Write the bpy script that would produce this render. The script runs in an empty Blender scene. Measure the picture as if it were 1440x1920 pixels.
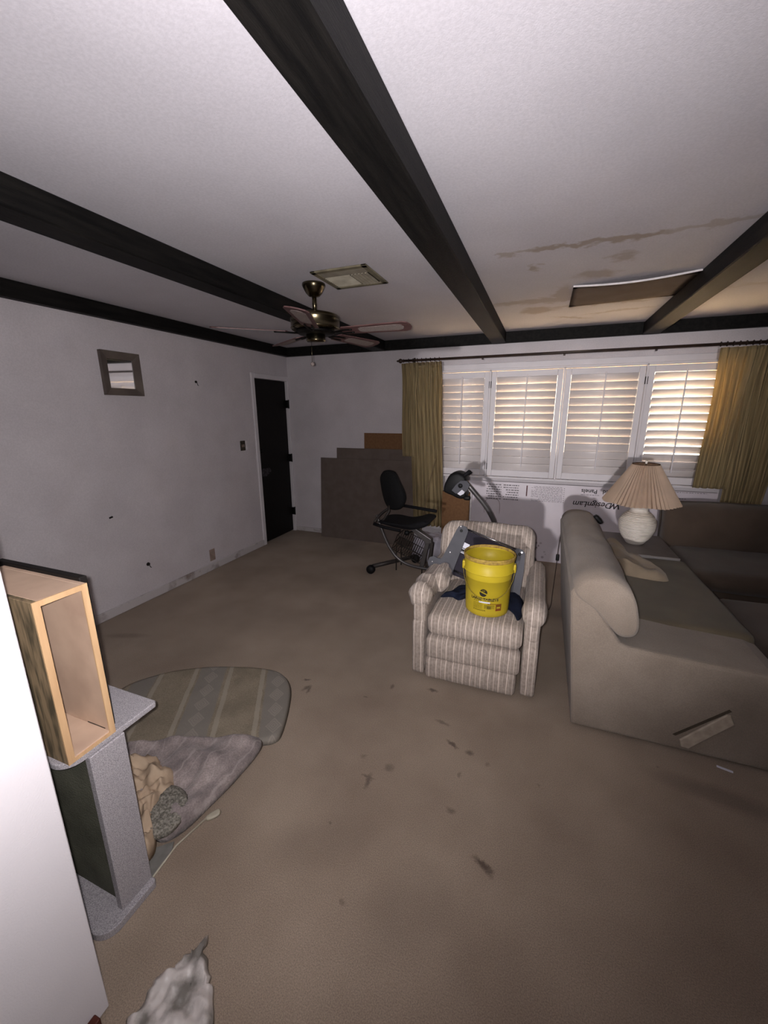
import bpy, bmesh, math, random
from mathutils import Vector, Matrix, noise as mnoise
random.seed(7)
S = bpy.context.scene
COL = S.collection
PI = math.pi

# ---------------------------------------------------------------- camera
cd = bpy.data.cameras.new('camera'); cam = bpy.data.objects.new('camera', cd); COL.objects.link(cam)
cd.sensor_fit = 'HORIZONTAL'; cd.sensor_width = 36.0; cd.lens = 755.06 / 1440 * 36.0
cd.clip_start = 0.02; cd.clip_end = 100
def cam_matrix(yaw, pitch, roll, loc):
    f = Vector((-math.sin(yaw)*math.cos(pitch), math.cos(yaw)*math.cos(pitch), -math.sin(pitch)))
    r = Vector((math.cos(yaw), math.sin(yaw), 0)); u = r.cross(f)
    c, s = math.cos(roll), math.sin(roll)
    r2 = c*r + s*u; u2 = -s*r + c*u
    m = Matrix((( r2.x, u2.x, -f.x, loc[0]), (r2.y, u2.y, -f.y, loc[1]), (r2.z, u2.z, -f.z, loc[2]), (0, 0, 0, 1)))
    return m
cam.matrix_world = cam_matrix(0.371612, 0.242641, -0.005462, (0, 0, 1.62))
S.camera = cam

# ---------------------------------------------------------------- world, light, exposure
S.view_settings.view_transform = 'Standard'; S.view_settings.look = 'None'
S.view_settings.gamma = 1.0; S.view_settings.use_curve_mapping = False
S.view_settings.exposure = 0.0
w = bpy.data.worlds.new('world'); S.world = w; w.use_nodes = True
w.node_tree.nodes['Background'].inputs[0].default_value = (1.0, 0.90, 0.72, 1)
w.node_tree.nodes['Background'].inputs[1].default_value = 9.0

def aim(o, loc, tgt):
    o.location = loc
    o.rotation_euler = (Vector(tgt) - Vector(loc)).to_track_quat('-Z', 'Y').to_euler()
def spot(name, loc, tgt, power, size, blend, rad, col=(1, 1, 1)):
    l = bpy.data.lights.new(name, 'SPOT'); o = bpy.data.objects.new(name, l); COL.objects.link(o)
    l.energy = power; l.spot_size = math.radians(size); l.spot_blend = blend; l.shadow_soft_size = rad; l.color = col
    aim(o, loc, tgt); return o
# the phone's own flash, a few centimetres left of the lens
spot('phone_flash', (-0.030, 0.0, 1.625), (-1.45, 1.9, 1.80), 178, 168, 1.0, 0.010, (1.0, 0.955, 0.98))
# a work light far behind in the next room, shining level towards the window
spot('work_light', (-0.38, -5.4, 1.48), (0.10, 4.6, 1.55), 1350, 24, 0.9, 0.11, (1.0, 0.955, 0.97))
sun = bpy.data.lights.new('sun', 'SUN'); so = bpy.data.objects.new('sun', sun); COL.objects.link(so)
sun.energy = 95; sun.angle = 0.02; sun.color = (1.0, 0.86, 0.62)
aim(so, (4, 9, 8), (1.2, 7.0, 0))

# ---------------------------------------------------------------- materials
MATS = {}
def lin(c):
    return tuple(((x/12.92) if x <= 0.04045 else ((x+0.055)/1.055)**2.4) for x in c)
def nodes(m):
    nt = m.node_tree; return nt, nt.nodes, nt.links
def mat(name, c1, c2=None, scale=6.0, rough=0.8, metal=0.0, bump=0.0, bscale=60.0, spec=0.3, fac=(0.35, 0.65), detail=4, sheen=0.0, stretch=None, grain=0.0, gscale=300):
    if name in MATS: return MATS[name]
    m = bpy.data.materials.new(name); m.use_nodes = True; MATS[name] = m
    nt, N, L = nodes(m); b = N['Principled BSDF']
    b.inputs['Roughness'].default_value = rough; b.inputs['Metallic'].default_value = metal
    b.inputs['Specular IOR Level'].default_value = spec
    if sheen: b.inputs['Sheen Weight'].default_value = sheen; b.inputs['Sheen Roughness'].default_value = 0.6
    tc = N.new('ShaderNodeTexCoord'); mp = N.new('ShaderNodeMapping'); L.new(tc.outputs['Object'], mp.inputs['Vector'])
    if stretch: mp.inputs['Scale'].default_value = stretch
    if c2 is None: c2 = tuple(x*0.88 for x in c1)
    nz = N.new('ShaderNodeTexNoise'); nz.inputs['Scale'].default_value = scale; nz.inputs['Detail'].default_value = detail
    L.new(mp.outputs[0], nz.inputs['Vector'])
    mr = N.new('ShaderNodeMapRange'); mr.inputs['From Min'].default_value = fac[0]; mr.inputs['From Max'].default_value = fac[1]
    L.new(nz.outputs['Fac'], mr.inputs['Value'])
    mx = N.new('ShaderNodeMix'); mx.data_type = 'RGBA'
    mx.inputs['A'].default_value = (*lin(c1), 1); mx.inputs['B'].default_value = (*lin(c2), 1)
    L.new(mr.outputs[0], mx.inputs['Factor']); L.new(mx.outputs['Result'], b.inputs['Base Color'])
    if grain:
        n3 = N.new('ShaderNodeTexNoise'); n3.inputs['Scale'].default_value = gscale; n3.inputs['Detail'].default_value = 6; L.new(mp.outputs[0], n3.inputs['Vector'])
        g3 = N.new('ShaderNodeMapRange'); g3.inputs['From Min'].default_value = 0.35; g3.inputs['From Max'].default_value = 0.65
        g3.inputs['To Min'].default_value = 1-grain; g3.inputs['To Max'].default_value = 1+grain; L.new(n3.outputs['Fac'], g3.inputs['Value'])
        vm = N.new('ShaderNodeVectorMath'); vm.operation = 'SCALE'; L.new(mx.outputs['Result'], vm.inputs[0]); L.new(g3.outputs[0], vm.inputs['Scale']); L.new(vm.outputs[0], b.inputs['Base Color'])
    if bump:
        n2 = N.new('ShaderNodeTexNoise'); n2.inputs['Scale'].default_value = bscale; n2.inputs['Detail'].default_value = 3
        L.new(mp.outputs[0], n2.inputs['Vector'])
        bp = N.new('ShaderNodeBump'); bp.inputs['Strength'].default_value = bump; bp.inputs['Distance'].default_value = 0.004
        L.new(n2.outputs['Fac'], bp.inputs['Height']); L.new(bp.outputs[0], b.inputs['Normal'])
    m['_mix'] = mx.name; m['_map'] = mp.name
    return m
def blob_layer(m, blobs, col, soft=0.35, warp=0.05, wscale=14, plane='XY'):
    """lay shaped marks over a material: blobs = (cx, cy, cz-plane ignored, rx, ry, deg, strength) in object XY"""
    nt, N, L = nodes(m); b = N['Principled BSDF']
    tc = N.new('ShaderNodeTexCoord'); nz = N.new('ShaderNodeTexNoise'); nz.inputs['Scale'].default_value = wscale; nz.inputs['Detail'].default_value = 5
    L.new(tc.outputs['Object'], nz.inputs['Vector'])
    sub = N.new('ShaderNodeVectorMath'); sub.operation = 'SUBTRACT'; sub.inputs[1].default_value = (0.5, 0.5, 0.5)
    L.new(nz.outputs['Color'], sub.inputs[0])
    sc = N.new('ShaderNodeVectorMath'); sc.operation = 'SCALE'; sc.inputs['Scale'].default_value = warp*4; L.new(sub.outputs[0], sc.inputs[0])
    ad = N.new('ShaderNodeVectorMath'); ad.operation = 'ADD'; L.new(tc.outputs['Object'], ad.inputs[0]); L.new(sc.outputs[0], ad.inputs[1])
    prev = None
    for (cx, cy, rx, ry, deg, st) in blobs:
        mp = N.new('ShaderNodeMapping'); mp.vector_type = 'TEXTURE'
        mp.inputs['Location'].default_value = (cx, cy, 0) if plane == 'XY' else (cx, 0, cy); mp.inputs['Rotation'].default_value = (0, 0, math.radians(deg)) if plane == 'XY' else (0, math.radians(deg), 0); mp.inputs['Scale'].default_value = (rx, ry, 1000) if plane == 'XY' else (rx, 1000, ry)
        L.new(ad.outputs[0], mp.inputs['Vector'])
        ln = N.new('ShaderNodeVectorMath'); ln.operation = 'LENGTH'; L.new(mp.outputs[0], ln.inputs[0])
        mr = N.new('ShaderNodeMapRange'); mr.inputs['From Min'].default_value = 1.0+soft; mr.inputs['From Max'].default_value = 1.0-soft
        mr.inputs['To Max'].default_value = st; L.new(ln.outputs['Value'], mr.inputs['Value'])
        if prev is None: prev = mr.outputs[0]
        else:
            mm = N.new('ShaderNodeMath'); mm.operation = 'MAXIMUM'; L.new(prev, mm.inputs[0]); L.new(mr.outputs[0], mm.inputs[1]); prev = mm.outputs[0]
    mx = N.new('ShaderNodeMix'); mx.data_type = 'RGBA'; mx.inputs['B'].default_value = (*lin(col), 1)
    src = b.inputs['Base Color'].links[0].from_socket
    L.new(src, mx.inputs['A']); L.new(prev, mx.inputs['Factor']); L.new(mx.outputs['Result'], b.inputs['Base Color'])
def stripe_layer(m, axis, col, stops, period, warp=0.0, amount=1.0, rot=0.0):
    """repeat stripes along an object axis; stops = list of (pos0, pos1) fractions of the period"""
    nt, N, L = nodes(m); b = N['Principled BSDF']
    tc = N.new('ShaderNodeTexCoord'); mp = N.new('ShaderNodeMapping'); mp.inputs['Rotation'].default_value = (0, 0, rot)
    L.new(tc.outputs['Object'], mp.inputs['Vector'])
    sp = N.new('ShaderNodeSeparateXYZ'); L.new(mp.outputs[0], sp.inputs[0]); val = sp.outputs[axis]
    if warp:
        nz = N.new('ShaderNodeTexNoise'); nz.inputs['Scale'].default_value = 9; L.new(tc.outputs['Object'], nz.inputs['Vector'])
        ma = N.new('ShaderNodeMath'); ma.operation = 'MULTIPLY_ADD'; ma.inputs[1].default_value = warp; L.new(nz.outputs['Fac'], ma.inputs[0]); L.new(val, ma.inputs[2]); val = ma.outputs[0]
    dv = N.new('ShaderNodeMath'); dv.operation = 'DIVIDE'; dv.inputs[1].default_value = period; L.new(val, dv.inputs[0])
    fr = N.new('ShaderNodeMath'); fr.operation = 'FRACT'; L.new(dv.outputs[0], fr.inputs[0])
    cr = N.new('ShaderNodeValToRGB'); e = cr.color_ramp; e.interpolation = 'LINEAR'
    e.elements[0].position = 0; e.elements[0].color = (0, 0, 0, 1); e.elements[1].position = 1; e.elements[1].color = (0, 0, 0, 1)
    for a, c, v in stops:
        d = (c-a)*0.25
        for pos, vv in ((a, 0), (a+d, v), (c-d, v), (c, 0)):
            el = e.elements.new(max(0.001, min(0.999, pos))); el.color = (vv, vv, vv, 1)
    L.new(fr.outputs[0], cr.inputs[0])
    mu = N.new('ShaderNodeMath'); mu.operation = 'MULTIPLY'; mu.inputs[1].default_value = amount; L.new(cr.outputs[0], mu.inputs[0])
    mx = N.new('ShaderNodeMix'); mx.data_type = 'RGBA'; mx.inputs['B'].default_value = (*lin(col), 1)
    src = b.inputs['Base Color'].links[0].from_socket
    L.new(src, mx.inputs['A']); L.new(mu.outputs[0], mx.inputs['Factor']); L.new(mx.outputs['Result'], b.inputs['Base Color'])

# ---------------------------------------------------------------- mesh helpers
def wloc(o):
    v = Vector((0, 0, 0))
    while o is not None: v += o.location; o = o.parent
    return v
def add(name, bm, m, parent=None, smooth=False, label=None):
    """bm holds WORLD coordinates; link it as one mesh object, its origin at its parent's origin"""
    if parent is not None: bmesh.ops.translate(bm, verts=bm.verts, vec=-wloc(parent))
    bmesh.ops.recalc_face_normals(bm, faces=bm.faces)
    me = bpy.data.meshes.new(name); bm.to_mesh(me); bm.free()
    if smooth:
        for p in me.polygons: p.use_smooth = True
    for mm in (m if isinstance(m, (list, tuple)) else [m]): me.materials.append(mm)
    o = bpy.data.objects.new(name, me); COL.objects.link(o)
    if parent is not None: o.parent = parent
    if label: o['label'] = label
    return o
def thing(name, label, cat, loc, group=None):
    o = bpy.data.objects.new(name, None); COL.objects.link(o); o.location = loc; o.empty_display_size = 0.05
    o['label'] = label; o['category'] = cat
    if group: o['group'] = group
    return o
def tag(o, label, cat, group=None):
    o['label'] = label; o['category'] = cat
    if group: o['group'] = group
    return o
def struct(o):
    o['kind'] = 'structure'; return o
def NB(): return bmesh.new()
def bx(bm, x0, x1, y0, y1, z0, z1, bev=0.0, seg=2, rot=None, piv=None):
    t = bmesh.new()
    bmesh.ops.create_cube(t, size=1.0)
    bmesh.ops.scale(t, vec=(abs(x1-x0), abs(y1-y0), abs(z1-z0)), verts=t.verts)
    if bev: bmesh.ops.bevel(t, geom=list(t.edges), offset=bev, segments=seg, affect='EDGES', profile=0.5)
    bmesh.ops.translate(t, vec=((x0+x1)/2, (y0+y1)/2, (z0+z1)/2), verts=t.verts)
    if rot is not None:
        p = Vector(piv) if piv else Vector(((x0+x1)/2, (y0+y1)/2, (z0+z1)/2))
        bmesh.ops.rotate(t, cent=p, matrix=rot, verts=t.verts)
    merge(bm, t); return bm
def merge(bm, t):
    me = bpy.data.meshes.new('tmp'); t.to_mesh(me); t.free(); bm.from_mesh(me); bpy.data.meshes.remove(me)
def sweep(bm, pts, rad, n=10, close=False, caps=True):
    """tube through pts; rad = number or list"""
    P = [Vector(p) for p in pts]; R = rad if isinstance(rad, (list, tuple)) else [rad]*len(P)
    rings = []; up = None; k = len(P)
    for i, p in enumerate(P):
        if close: d = (P[(i+1) % k] - P[i-1])
        else: d = (P[min(i+1, k-1)] - P[max(i-1, 0)])
        d.normalize()
        if up is None: up = Vector((0, 0, 1)) if abs(d.z) < 0.9 else Vector((1, 0, 0))
        s = d.cross(up).normalized(); up = s.cross(d).normalized()
        rings.append([bm.verts.new(p + R[i]*(math.cos(2*PI*j/n)*s + math.sin(2*PI*j/n)*up)) for j in range(n)])
    for i in range(k if close else k-1):
        a, b = rings[i], rings[(i+1) % k]
        for j in range(n): bm.faces.new((a[j], a[(j+1) % n], b[(j+1) % n], b[j]))
    if caps and not close: bm.faces.new(rings[0][::-1]); bm.faces.new(rings[-1])
    return bm
def smoothpts(pts, sub=6):
    P = [Vector(p) for p in pts]; out = []
    for i in range(len(P)-1):
        a, b, c, d = P[max(i-1, 0)], P[i], P[i+1], P[min(i+2, len(P)-1)]
        for j in range(sub):
            t = j/sub
            out.append(0.5*((2*b)+(-a+c)*t+(2*a-5*b+4*c-d)*t*t+(-a+3*b-3*c+d)*t**3))
    out.append(P[-1]); return out
def closedsmooth(pts, sub=5):
    P = [Vector(p) for p in pts]; n = len(P); out = []
    for i in range(n):
        a, b, c, d = P[i-1], P[i], P[(i+1) % n], P[(i+2) % n]
        for j in range(sub):
            t = j/sub
            out.append(0.5*((2*b)+(-a+c)*t+(2*a-5*b+4*c-d)*t*t+(-a+3*b-3*c+d)*t**3))
    return out
def lathe(bm, prof, c, n=36, axis='z', cap=True):
    rings = []
    for r, h in prof:
        ring = []
        for j in range(n):
            a = 2*PI*j/n
            if axis == 'z': v = (c[0]+r*math.cos(a), c[1]+r*math.sin(a), c[2]+h)
            elif axis == 'x': v = (c[0]+h, c[1]+r*math.cos(a), c[2]+r*math.sin(a))
            else: v = (c[0]+r*math.cos(a), c[1]+h, c[2]+r*math.sin(a))
            ring.append(bm.verts.new(v))
        rings.append(ring)
    for a, b in zip(rings, rings[1:]):
        for j in range(n): bm.faces.new((a[j], a[(j+1) % n], b[(j+1) % n], b[j]))
    if cap and prof[0][0] > 1e-5: bm.faces.new(rings[0])
    if cap and prof[-1][0] > 1e-5: bm.faces.new(rings[-1][::-1])
    bmesh.ops.remove_doubles(bm, verts=bm.verts, dist=1e-6)
    return bm
def prism(bm, pts, off, bev=0.0):
    """pts: 3D polygon; off: extrusion vector"""
    t = bmesh.new(); off = Vector(off)
    a = [t.verts.new(Vector(p)) for p in pts]; b = [t.verts.new(Vector(p)+off) for p in pts]
    t.faces.new(a); t.faces.new(b[::-1]); n = len(a)
    for i in range(n): t.faces.new((a[i], b[i], b[(i+1) % n], a[(i+1) % n]))
    bmesh.ops.recalc_face_normals(t, faces=t.faces)
    if bev:
        cap = [e for e in t.edges if len(e.link_faces) == 2 and max(f.calc_area() for f in e.link_faces) and any(len(f.verts) == n for f in e.link_faces)]
        bmesh.ops.bevel(t, geom=cap, offset=bev, segments=3, affect='EDGES', profile=0.5)
    merge(bm, t); return bm
def soft(bm, x0, x1, y0, y1, z0, z1, r, puff=(0, 0, 0), nz=0.0, nscale=6, cut=0.03, seed=0, deform=None):
    """upholstered rounded box, every face puffed out, with slight lumps"""
    t = bmesh.new()
    L = (x1-x0, y1-y0, z1-z0); n = [max(3, int(l/cut)) for l in L]
    vs = {}
    def key(i, j, k):
        if (i, j, k) not in vs:
            vs[(i, j, k)] = t.verts.new((x0+L[0]*i/n[0], y0+L[1]*j/n[1], z0+L[2]*k/n[2]))
        return vs[(i, j, k)]
    for k in (0, n[2]):
        for i in range(n[0]):
            for j in range(n[1]): t.faces.new((key(i, j, k), key(i+1, j, k), key(i+1, j+1, k), key(i, j+1, k)))
    for j in (0, n[1]):
        for i in range(n[0]):
            for k in range(n[2]): t.faces.new((key(i, j, k), key(i+1, j, k), key(i+1, j, k+1), key(i, j, k+1)))
    for i in (0, n[0]):
        for j in range(n[1]):
            for k in range(n[2]): t.faces.new((key(i, j, k), key(i, j+1, k), key(i, j+1, k+1), key(i, j, k+1)))
    lo = (x0, y0, z0); hi = (x1, y1, z1); c = [(a+b)/2 for a, b in zip(lo, hi)]
    for v in t.verts:
        p = v.co.copy(); u = [2*(p[a]-c[a])/L[a] for a in range(3)]
        q = Vector([min(max(p[a], lo[a]+r), hi[a]-r) for a in range(3)])
        d = p-q
        if d.length > 1e-9: p = q + d.normalized()*r
        for a in range(3):
            o1, o2 = [b for b in range(3) if b != a]
            p[a] += (u[a]**3)*puff[a]*(1-u[o1]**2)*(1-u[o2]**2)
        if nz:
            p += nz*Vector(mnoise.noise_vector((p + Vector((seed*3.1, seed, seed)))*nscale))
        if deform: p = Vector(deform(p, u))
        v.co = p
    bmesh.ops.recalc_face_normals(t, faces=t.faces)
    merge(bm, t); return bm
def loft(bm, rings, close_ends=True):
    R = [[bm.verts.new(Vector(p)) for p in r] for r in rings]; n = len(R[0])
    for a, b in zip(R, R[1:]):
        for j in range(n): bm.faces.new((a[j], a[(j+1) % n], b[(j+1) % n], b[j]))
    if close_ends: bm.faces.new(R[0][::-1]); bm.faces.new(R[-1])
    return bm
def heap(bm, outline, z0, H, nzamp=0.02, nscale=6, edge=0.35, rings=14, seed=0, hf=None, centre=None):
    """a soft heap over a star-shaped outline (XY), rounded at its rim"""
    o = closedsmooth([(p[0], p[1], 0) for p in outline], 6); n = len(o)
    c = Vector(centre) if centre else sum(o, Vector((0, 0, 0)))/n
    c = Vector((c[0], c[1], 0)); R = []
    for k in range(1, rings+1):
        t = k/rings; ring = []
        for p in o:
            q = c + (p-c)*t
            h = H*min(1.0, math.sqrt(max(0, 1-((t-(1-edge))/edge)**2))) if t > 1-edge else H
            s = 0.5+0.5*min(1, (1-t)*6)
            h2 = max(0.004, h + nzamp*mnoise.noise((q+Vector((seed, seed*2.3, 0)))*nscale)*s + 0.5*nzamp*mnoise.noise((q+Vector((seed, 9, 0)))*nscale*2.7)*s)
            if hf: h2 = hf(q, t, h2)
            if k == rings: h2 = 0.0
            ring.append(bm.verts.new((q.x, q.y, z0+h2)))
        R.append(ring)
    top = bm.verts.new((c.x, c.y, sum(v.co.z for v in R[0])/n))
    for j in range(n): bm.faces.new((top, R[0][j], R[0][(j+1) % n]))
    for a, b in zip(R, R[1:]):
        for j in range(n): bm.faces.new((a[j], b[j], b[(j+1) % n], a[(j+1) % n]))
    bm.faces.new(R[-1])
    return bm
def text_bm(s, size, extrude=0.0004, shear=0.0, bold=0.0):
    cu = bpy.data.curves.new('t', 'FONT'); cu.body = s; cu.size = size; cu.extrude = extrude; cu.shear = shear; cu.offset = bold
    cu.align_x = 'LEFT'; cu.resolution_u = 3
    o = bpy.data.objects.new('t', cu); COL.objects.link(o)
    dg = bpy.context.evaluated_depsgraph_get(); me = bpy.data.meshes.new_from_object(o.evaluated_get(dg))
    bm = bmesh.new(); bm.from_mesh(me); bpy.data.meshes.remove(me); bpy.data.objects.remove(o); bpy.data.curves.remove(cu)
    return bm

# ---------------------------------------------------------------- the room
XL, YB, ZC = -3.17, 4.69, 2.42
XR, YR = 3.3, -7.2
wall_m = mat('wall_paint', (0.80, 0.775, 0.785), (0.765, 0.74, 0.75), 3.0, 0.75, bump=0.10, bscale=260, spec=0.25, grain=0.05, gscale=110)
near_m = mat('partition_paint', (0.89, 0.87, 0.88), (0.87, 0.85, 0.86), 3.0, 0.7, bump=0.2, bscale=240, spec=0.25)
ceil_m = mat('ceiling_paint', (0.795, 0.78, 0.80), (0.765, 0.75, 0.77), 2.0, 0.85, bump=0.10, bscale=260, spec=0.2, grain=0.05, gscale=110)
blob_layer(ceil_m, [(0.02, 2.44, 0.22, 0.030, 2, .8), (0.28, 2.44, 0.24, 0.035, -1, .8), (0.62, 2.42, 0.22, 0.03, -6, .45), (-0.25, 2.455, 0.05, 0.03, 0, .6),
                    (-0.12, 2.72, 0.045, 0.055, 0, .75), (0.32, 2.72, 0.075, 0.075, 30, .55), (0.22, 2.97, 0.13, 0.08, 15, .55),
                    (-0.05, 3.50, 0.45, 0.07, 4, .55), (-0.13, 3.80, 0.13, 0.11, 10, .65), (0.30, 3.75, 0.42, 0.04, 2, .45), (0.15, 4.18, 0.16, 0.03, 30, .5),
                    (0.50, 4.05, 0.25, 0.03, -12, .45), (0.06, 3.35, 0.06, 0.2, 0, .5), (1.45, 3.6, 0.4, 0.05, 3, .3)],
           (0.62, 0.56, 0.50), soft=0.30, warp=0.050, wscale=11)
carpet_m = mat('carpet_brown', (0.64, 0.575, 0.51), (0.535, 0.47, 0.41), 2.0, 0.95, bump=0.5, bscale=420, spec=0.05, sheen=0.1, fac=(0.3, 0.7), detail=14, grain=0.20, gscale=260)
random.seed(11)
blobs = [(-1.21, 1.80, .028, .012, 60, .6), (-1.25, 1.865, .02, .008, 20, .75), (-1.19, 1.79, .008, .03, 10, .6), (-0.076, 1.18, .035, .012, -25, .75), (-0.055, 1.165, .012, .02, 30, .6), (-0.61, 1.35, .01, .035, 5, .55), (-0.62, 1.37, .03, .006, 0, .5),
         (-0.298, 1.69, .03, .010, -30, .7), (-0.208, 1.666, .018, .014, 0, .6), (-0.49, 2.05, .025, .012, 0, .7), (-0.376, 1.815, .035, .01, -10, .45), (-0.545, 1.447, .02, .02, 0, .4), (-0.231, 1.343, .018, .012, 0, .45), (-0.73, 1.995, .01, .022, 0, .5), (0.85, 1.82, .22, .05, -8, .35),
         (-0.68, 1.04, .18, .08, 30, .16), (-0.30, 0.95, .15, .10, 60, .16), (-2.79, 1.83, .14, .03, 20, .3), (0.20, 3.35, .22, .12, 0, .35)]
for k in range(9): blobs.append((random.uniform(-1.0, 0.7), random.uniform(0.8, 2.1), random.uniform(.006, .016), random.uniform(.005, .012), random.uniform(0, 180), random.uniform(.25, .5)))
blob_layer(carpet_m, blobs, (0.24, 0.19, 0.165), soft=0.5, warp=0.007, wscale=60)
beam_m = mat('dark_beam_wood', (0.10, 0.092, 0.085), (0.045, 0.042, 0.042), 3.0, 0.6, bump=0.5, bscale=30, spec=0.15, stretch=(14, 1.2, 14))
white_m = mat('white_trim_paint', (0.84, 0.82, 0.83), (0.81, 0.79, 0.80), 5, 0.45, spec=0.4)
dirt_m = mat('scuffed_baseboard', (0.74, 0.715, 0.715), (0.50, 0.45, 0.42), 9, 0.6, fac=(0.52, 0.75))

T = 0.15
b = NB(); bx(b, XL-T, XR+T, YR-T, YB+T, -0.12, 0.0); struct(add('floor', b, carpet_m))
b = NB(); bx(b, XL-T, XR+T, YR-T, YB+T, ZC, ZC+0.12); struct(add('ceiling', b, ceil_m))
DY0, DY1, DZ = 4.005, 4.655, 2.015
b = NB(); bx(b, XL-T, XL, YR, DY0, 0, ZC); bx(b, XL-T, XL, DY1, YB, 0, ZC); bx(b, XL-T, XL, DY0, DY1, DZ, ZC); struct(add('wall_left', b, wall_m))
WX0, WX1, WZ0, WZ1 = -1.12, 1.52, 1.16, 2.03
b = NB(); bx(b, XL-T, WX0, YB, YB+T, 0, ZC); bx(b, WX1, XR+T, YB, YB+T, 0, ZC); bx(b, WX0, WX1, YB, YB+T, 0, WZ0); bx(b, WX0, WX1, YB, YB+T, WZ1, ZC); struct(add('wall_back', b, wall_m))
b = NB(); bx(b, XR, XR+T, YR, YB, 0, ZC); struct(add('wall_right', b, wall_m))
b = NB(); bx(b, XL-T, XR+T, YR-T, YR, 0, ZC); struct(add('wall_rear', b, wall_m))
b = NB(); bx(b, -1.13, -1.0, YR, 0.43, 0.012, ZC, 0.003, 1); struct(add('wall_partition', b, near_m))
red_m = mat('red_brown_wood', (0.36, 0.17, 0.12), (0.25, 0.11, 0.08), 10, 0.4)
b = NB(); bx(b, -1.0, -0.975, YR, 0.395, 0, 0.05, 0.004, 2); struct(add('baseboard_partition', b, red_m))
# beams and perimeter trim
def beam(name, x0, x1, y0, y1, z0=2.31, bev=0.006):
    b = NB(); bx(b, x0, x1, y0, y1, z0, ZC, bev, 1); return struct(add(name, b, beam_m))
beam('trim_1', -1.925, -1.780, YR, YB-0.03); beam('trim_2', -0.580, -0.440, YR, YB-0.03)
beam('trim_3', 0.785, 0.925, YR, YB-0.03); beam('trim_4', 2.13, 2.27, YR, YB-0.03)
beam('trim_5', XL, XR, YB-0.06, YB, 2.315, 0.004); beam('trim_6', XL, XL+0.06, YR, YB-0.06, 2.315, 0.004)
# baseboards
b = NB(); bx(b, XL, XL+0.014, YR, DY0-0.05, 0, 0.075, 0.004, 1); struct(add('baseboard_left', b, dirt_m))
b = NB(); bx(b, XL, XR, YB-0.014, YB, 0, 0.06, 0.004, 1); struct(add('baseboard_back', b, dirt_m))
# ---- door
door_m = mat('dark_door_wood', (0.075, 0.06, 0.055), (0.045, 0.035, 0.035), 5, 0.55, bump=0.1, stretch=(1, 18, 1), spec=0.2)
hinge_m = mat('dark_hinge_metal', (0.10, 0.09, 0.08), (0.06, 0.05, 0.05), 20, 0.5, metal=0.6)
dr = thing('door_1', '', '', (XL, (DY0+DY1)/2, 0)); del dr['label']; del dr['category']; dr['kind'] = 'structure'
b = NB(); bx(b, XL-0.06, XL-0.022, DY0+0.004, DY1-0.004, 0.012, DZ-0.004, 0.002, 1)
leaf = add('door_leaf', b, door_m, dr)
b = NB()
bx(b, XL-T, XL+0.016, DY0-0.055, DY0, 0, DZ+0.055, 0.004, 1); bx(b, XL-T, XL+0.016, DY1, YB-0.001, 0, DZ+0.055, 0.004, 1); bx(b, XL-T, XL+0.016, DY0, DY1, DZ, DZ+0.055, 0.004, 1)
bx(b, XL-T-0.02, XL-T, DY0-0.06, DY1+0.03, 0, DZ+0.06)
add('door_frame', b, white_m, dr)
for z in (1.73, 1.03, 0.29):
    b = NB(); bx(b, XL-0.022, XL+0.020, DY1-0.022, DY1+0.012, z-0.05, z+0.05, 0.002, 1); sweep(b, [(XL+0.020, DY1-0.003, z-0.055), (XL+0.020, DY1-0.003, z+0.055)], 0.008, 8)
    add('hinge', b, hinge_m, dr)
b = NB(); lathe(b, [(0.022, -0.0), (0.022, 0.012), (0.010, 0.016), (0.012, 0.020), (0.0, 0.022)], (XL-0.022, DY0+0.07, 1.17), 16, 'x'); add('deadbolt', b, hinge_m, dr, True)
smudge_m = mat('door_smudge', (0.27, 0.25, 0.27), (0.09, 0.075, 0.075), 70, 0.8, fac=(0.45, 0.6))
b = NB(); prism(b, [(XL-0.0215, DY0+0.03, 0.86), (XL-0.0215, DY0+0.13, 0.85), (XL-0.0215, DY0+0.24, 0.90), (XL-0.0215, DY0+0.21, 0.945), (XL-0.0215, DY0+0.08, 0.95), (XL-0.0215, DY0+0.02, 0.92)], (0.0007, 0, 0)); add('scuff_mark', b, smudge_m, dr)

# ---- window and shutters
glass_m = bpy.data.materials.new('window_glass'); glass_m.use_nodes = True
g = glass_m.node_tree.nodes['Principled BSDF']; g.inputs['Transmission Weight'].default_value = 1; g.inputs['Roughness'].default_value = 0.02; g.inputs['IOR'].default_value = 1.01
wn = thing('window_1', '', '', ((WX0+WX1)/2, YB, WZ0)); del wn['label']; del wn['category']; wn['kind'] = 'structure'
b = NB()
for (x0, x1, z0, z1) in ((WX0, WX1, WZ0, WZ0+0.03), (WX0, WX1, WZ1-0.03, WZ1), (WX0, WX0+0.03, WZ0, WZ1), (WX1-0.03, WX1, WZ0, WZ1), (0.13, 0.17, WZ0, WZ1)):
    bx(b, x0, x1, YB+0.09, YB+0.13, z0, z1, 0.003, 1)
add('window_sash', b, white_m, wn)
b = NB(); bx(b, WX0+0.02, WX1-0.02, YB+0.108, YB+0.112, WZ0+0.02, WZ1-0.02); add('glass_pane', b, glass_m, wn)
b = NB()
bx(b, -1.22, 1.60, YB-0.022, YB, 2.055, 2.125, 0.003, 1)
for (x0, x1, z0, z1) in ((-1.19, 1.57, 2.038, 2.062), (-1.19, 1.57, 0.895, 0.920), (-1.19, -1.165, 0.90, 2.06), (1.545, 1.57, 0.90, 2.06)):
    bx(b, x0, x1, YB-0.085, YB, z0, z1, 0.003, 1)
for xm in (-0.571, 0.152, 0.866):
    bx(b, xm-0.009, xm+0.009, YB-0.085, YB, 0.91, 2.05, 0.002, 1)
add('shutter_frame', b, white_m, wn)
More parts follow.
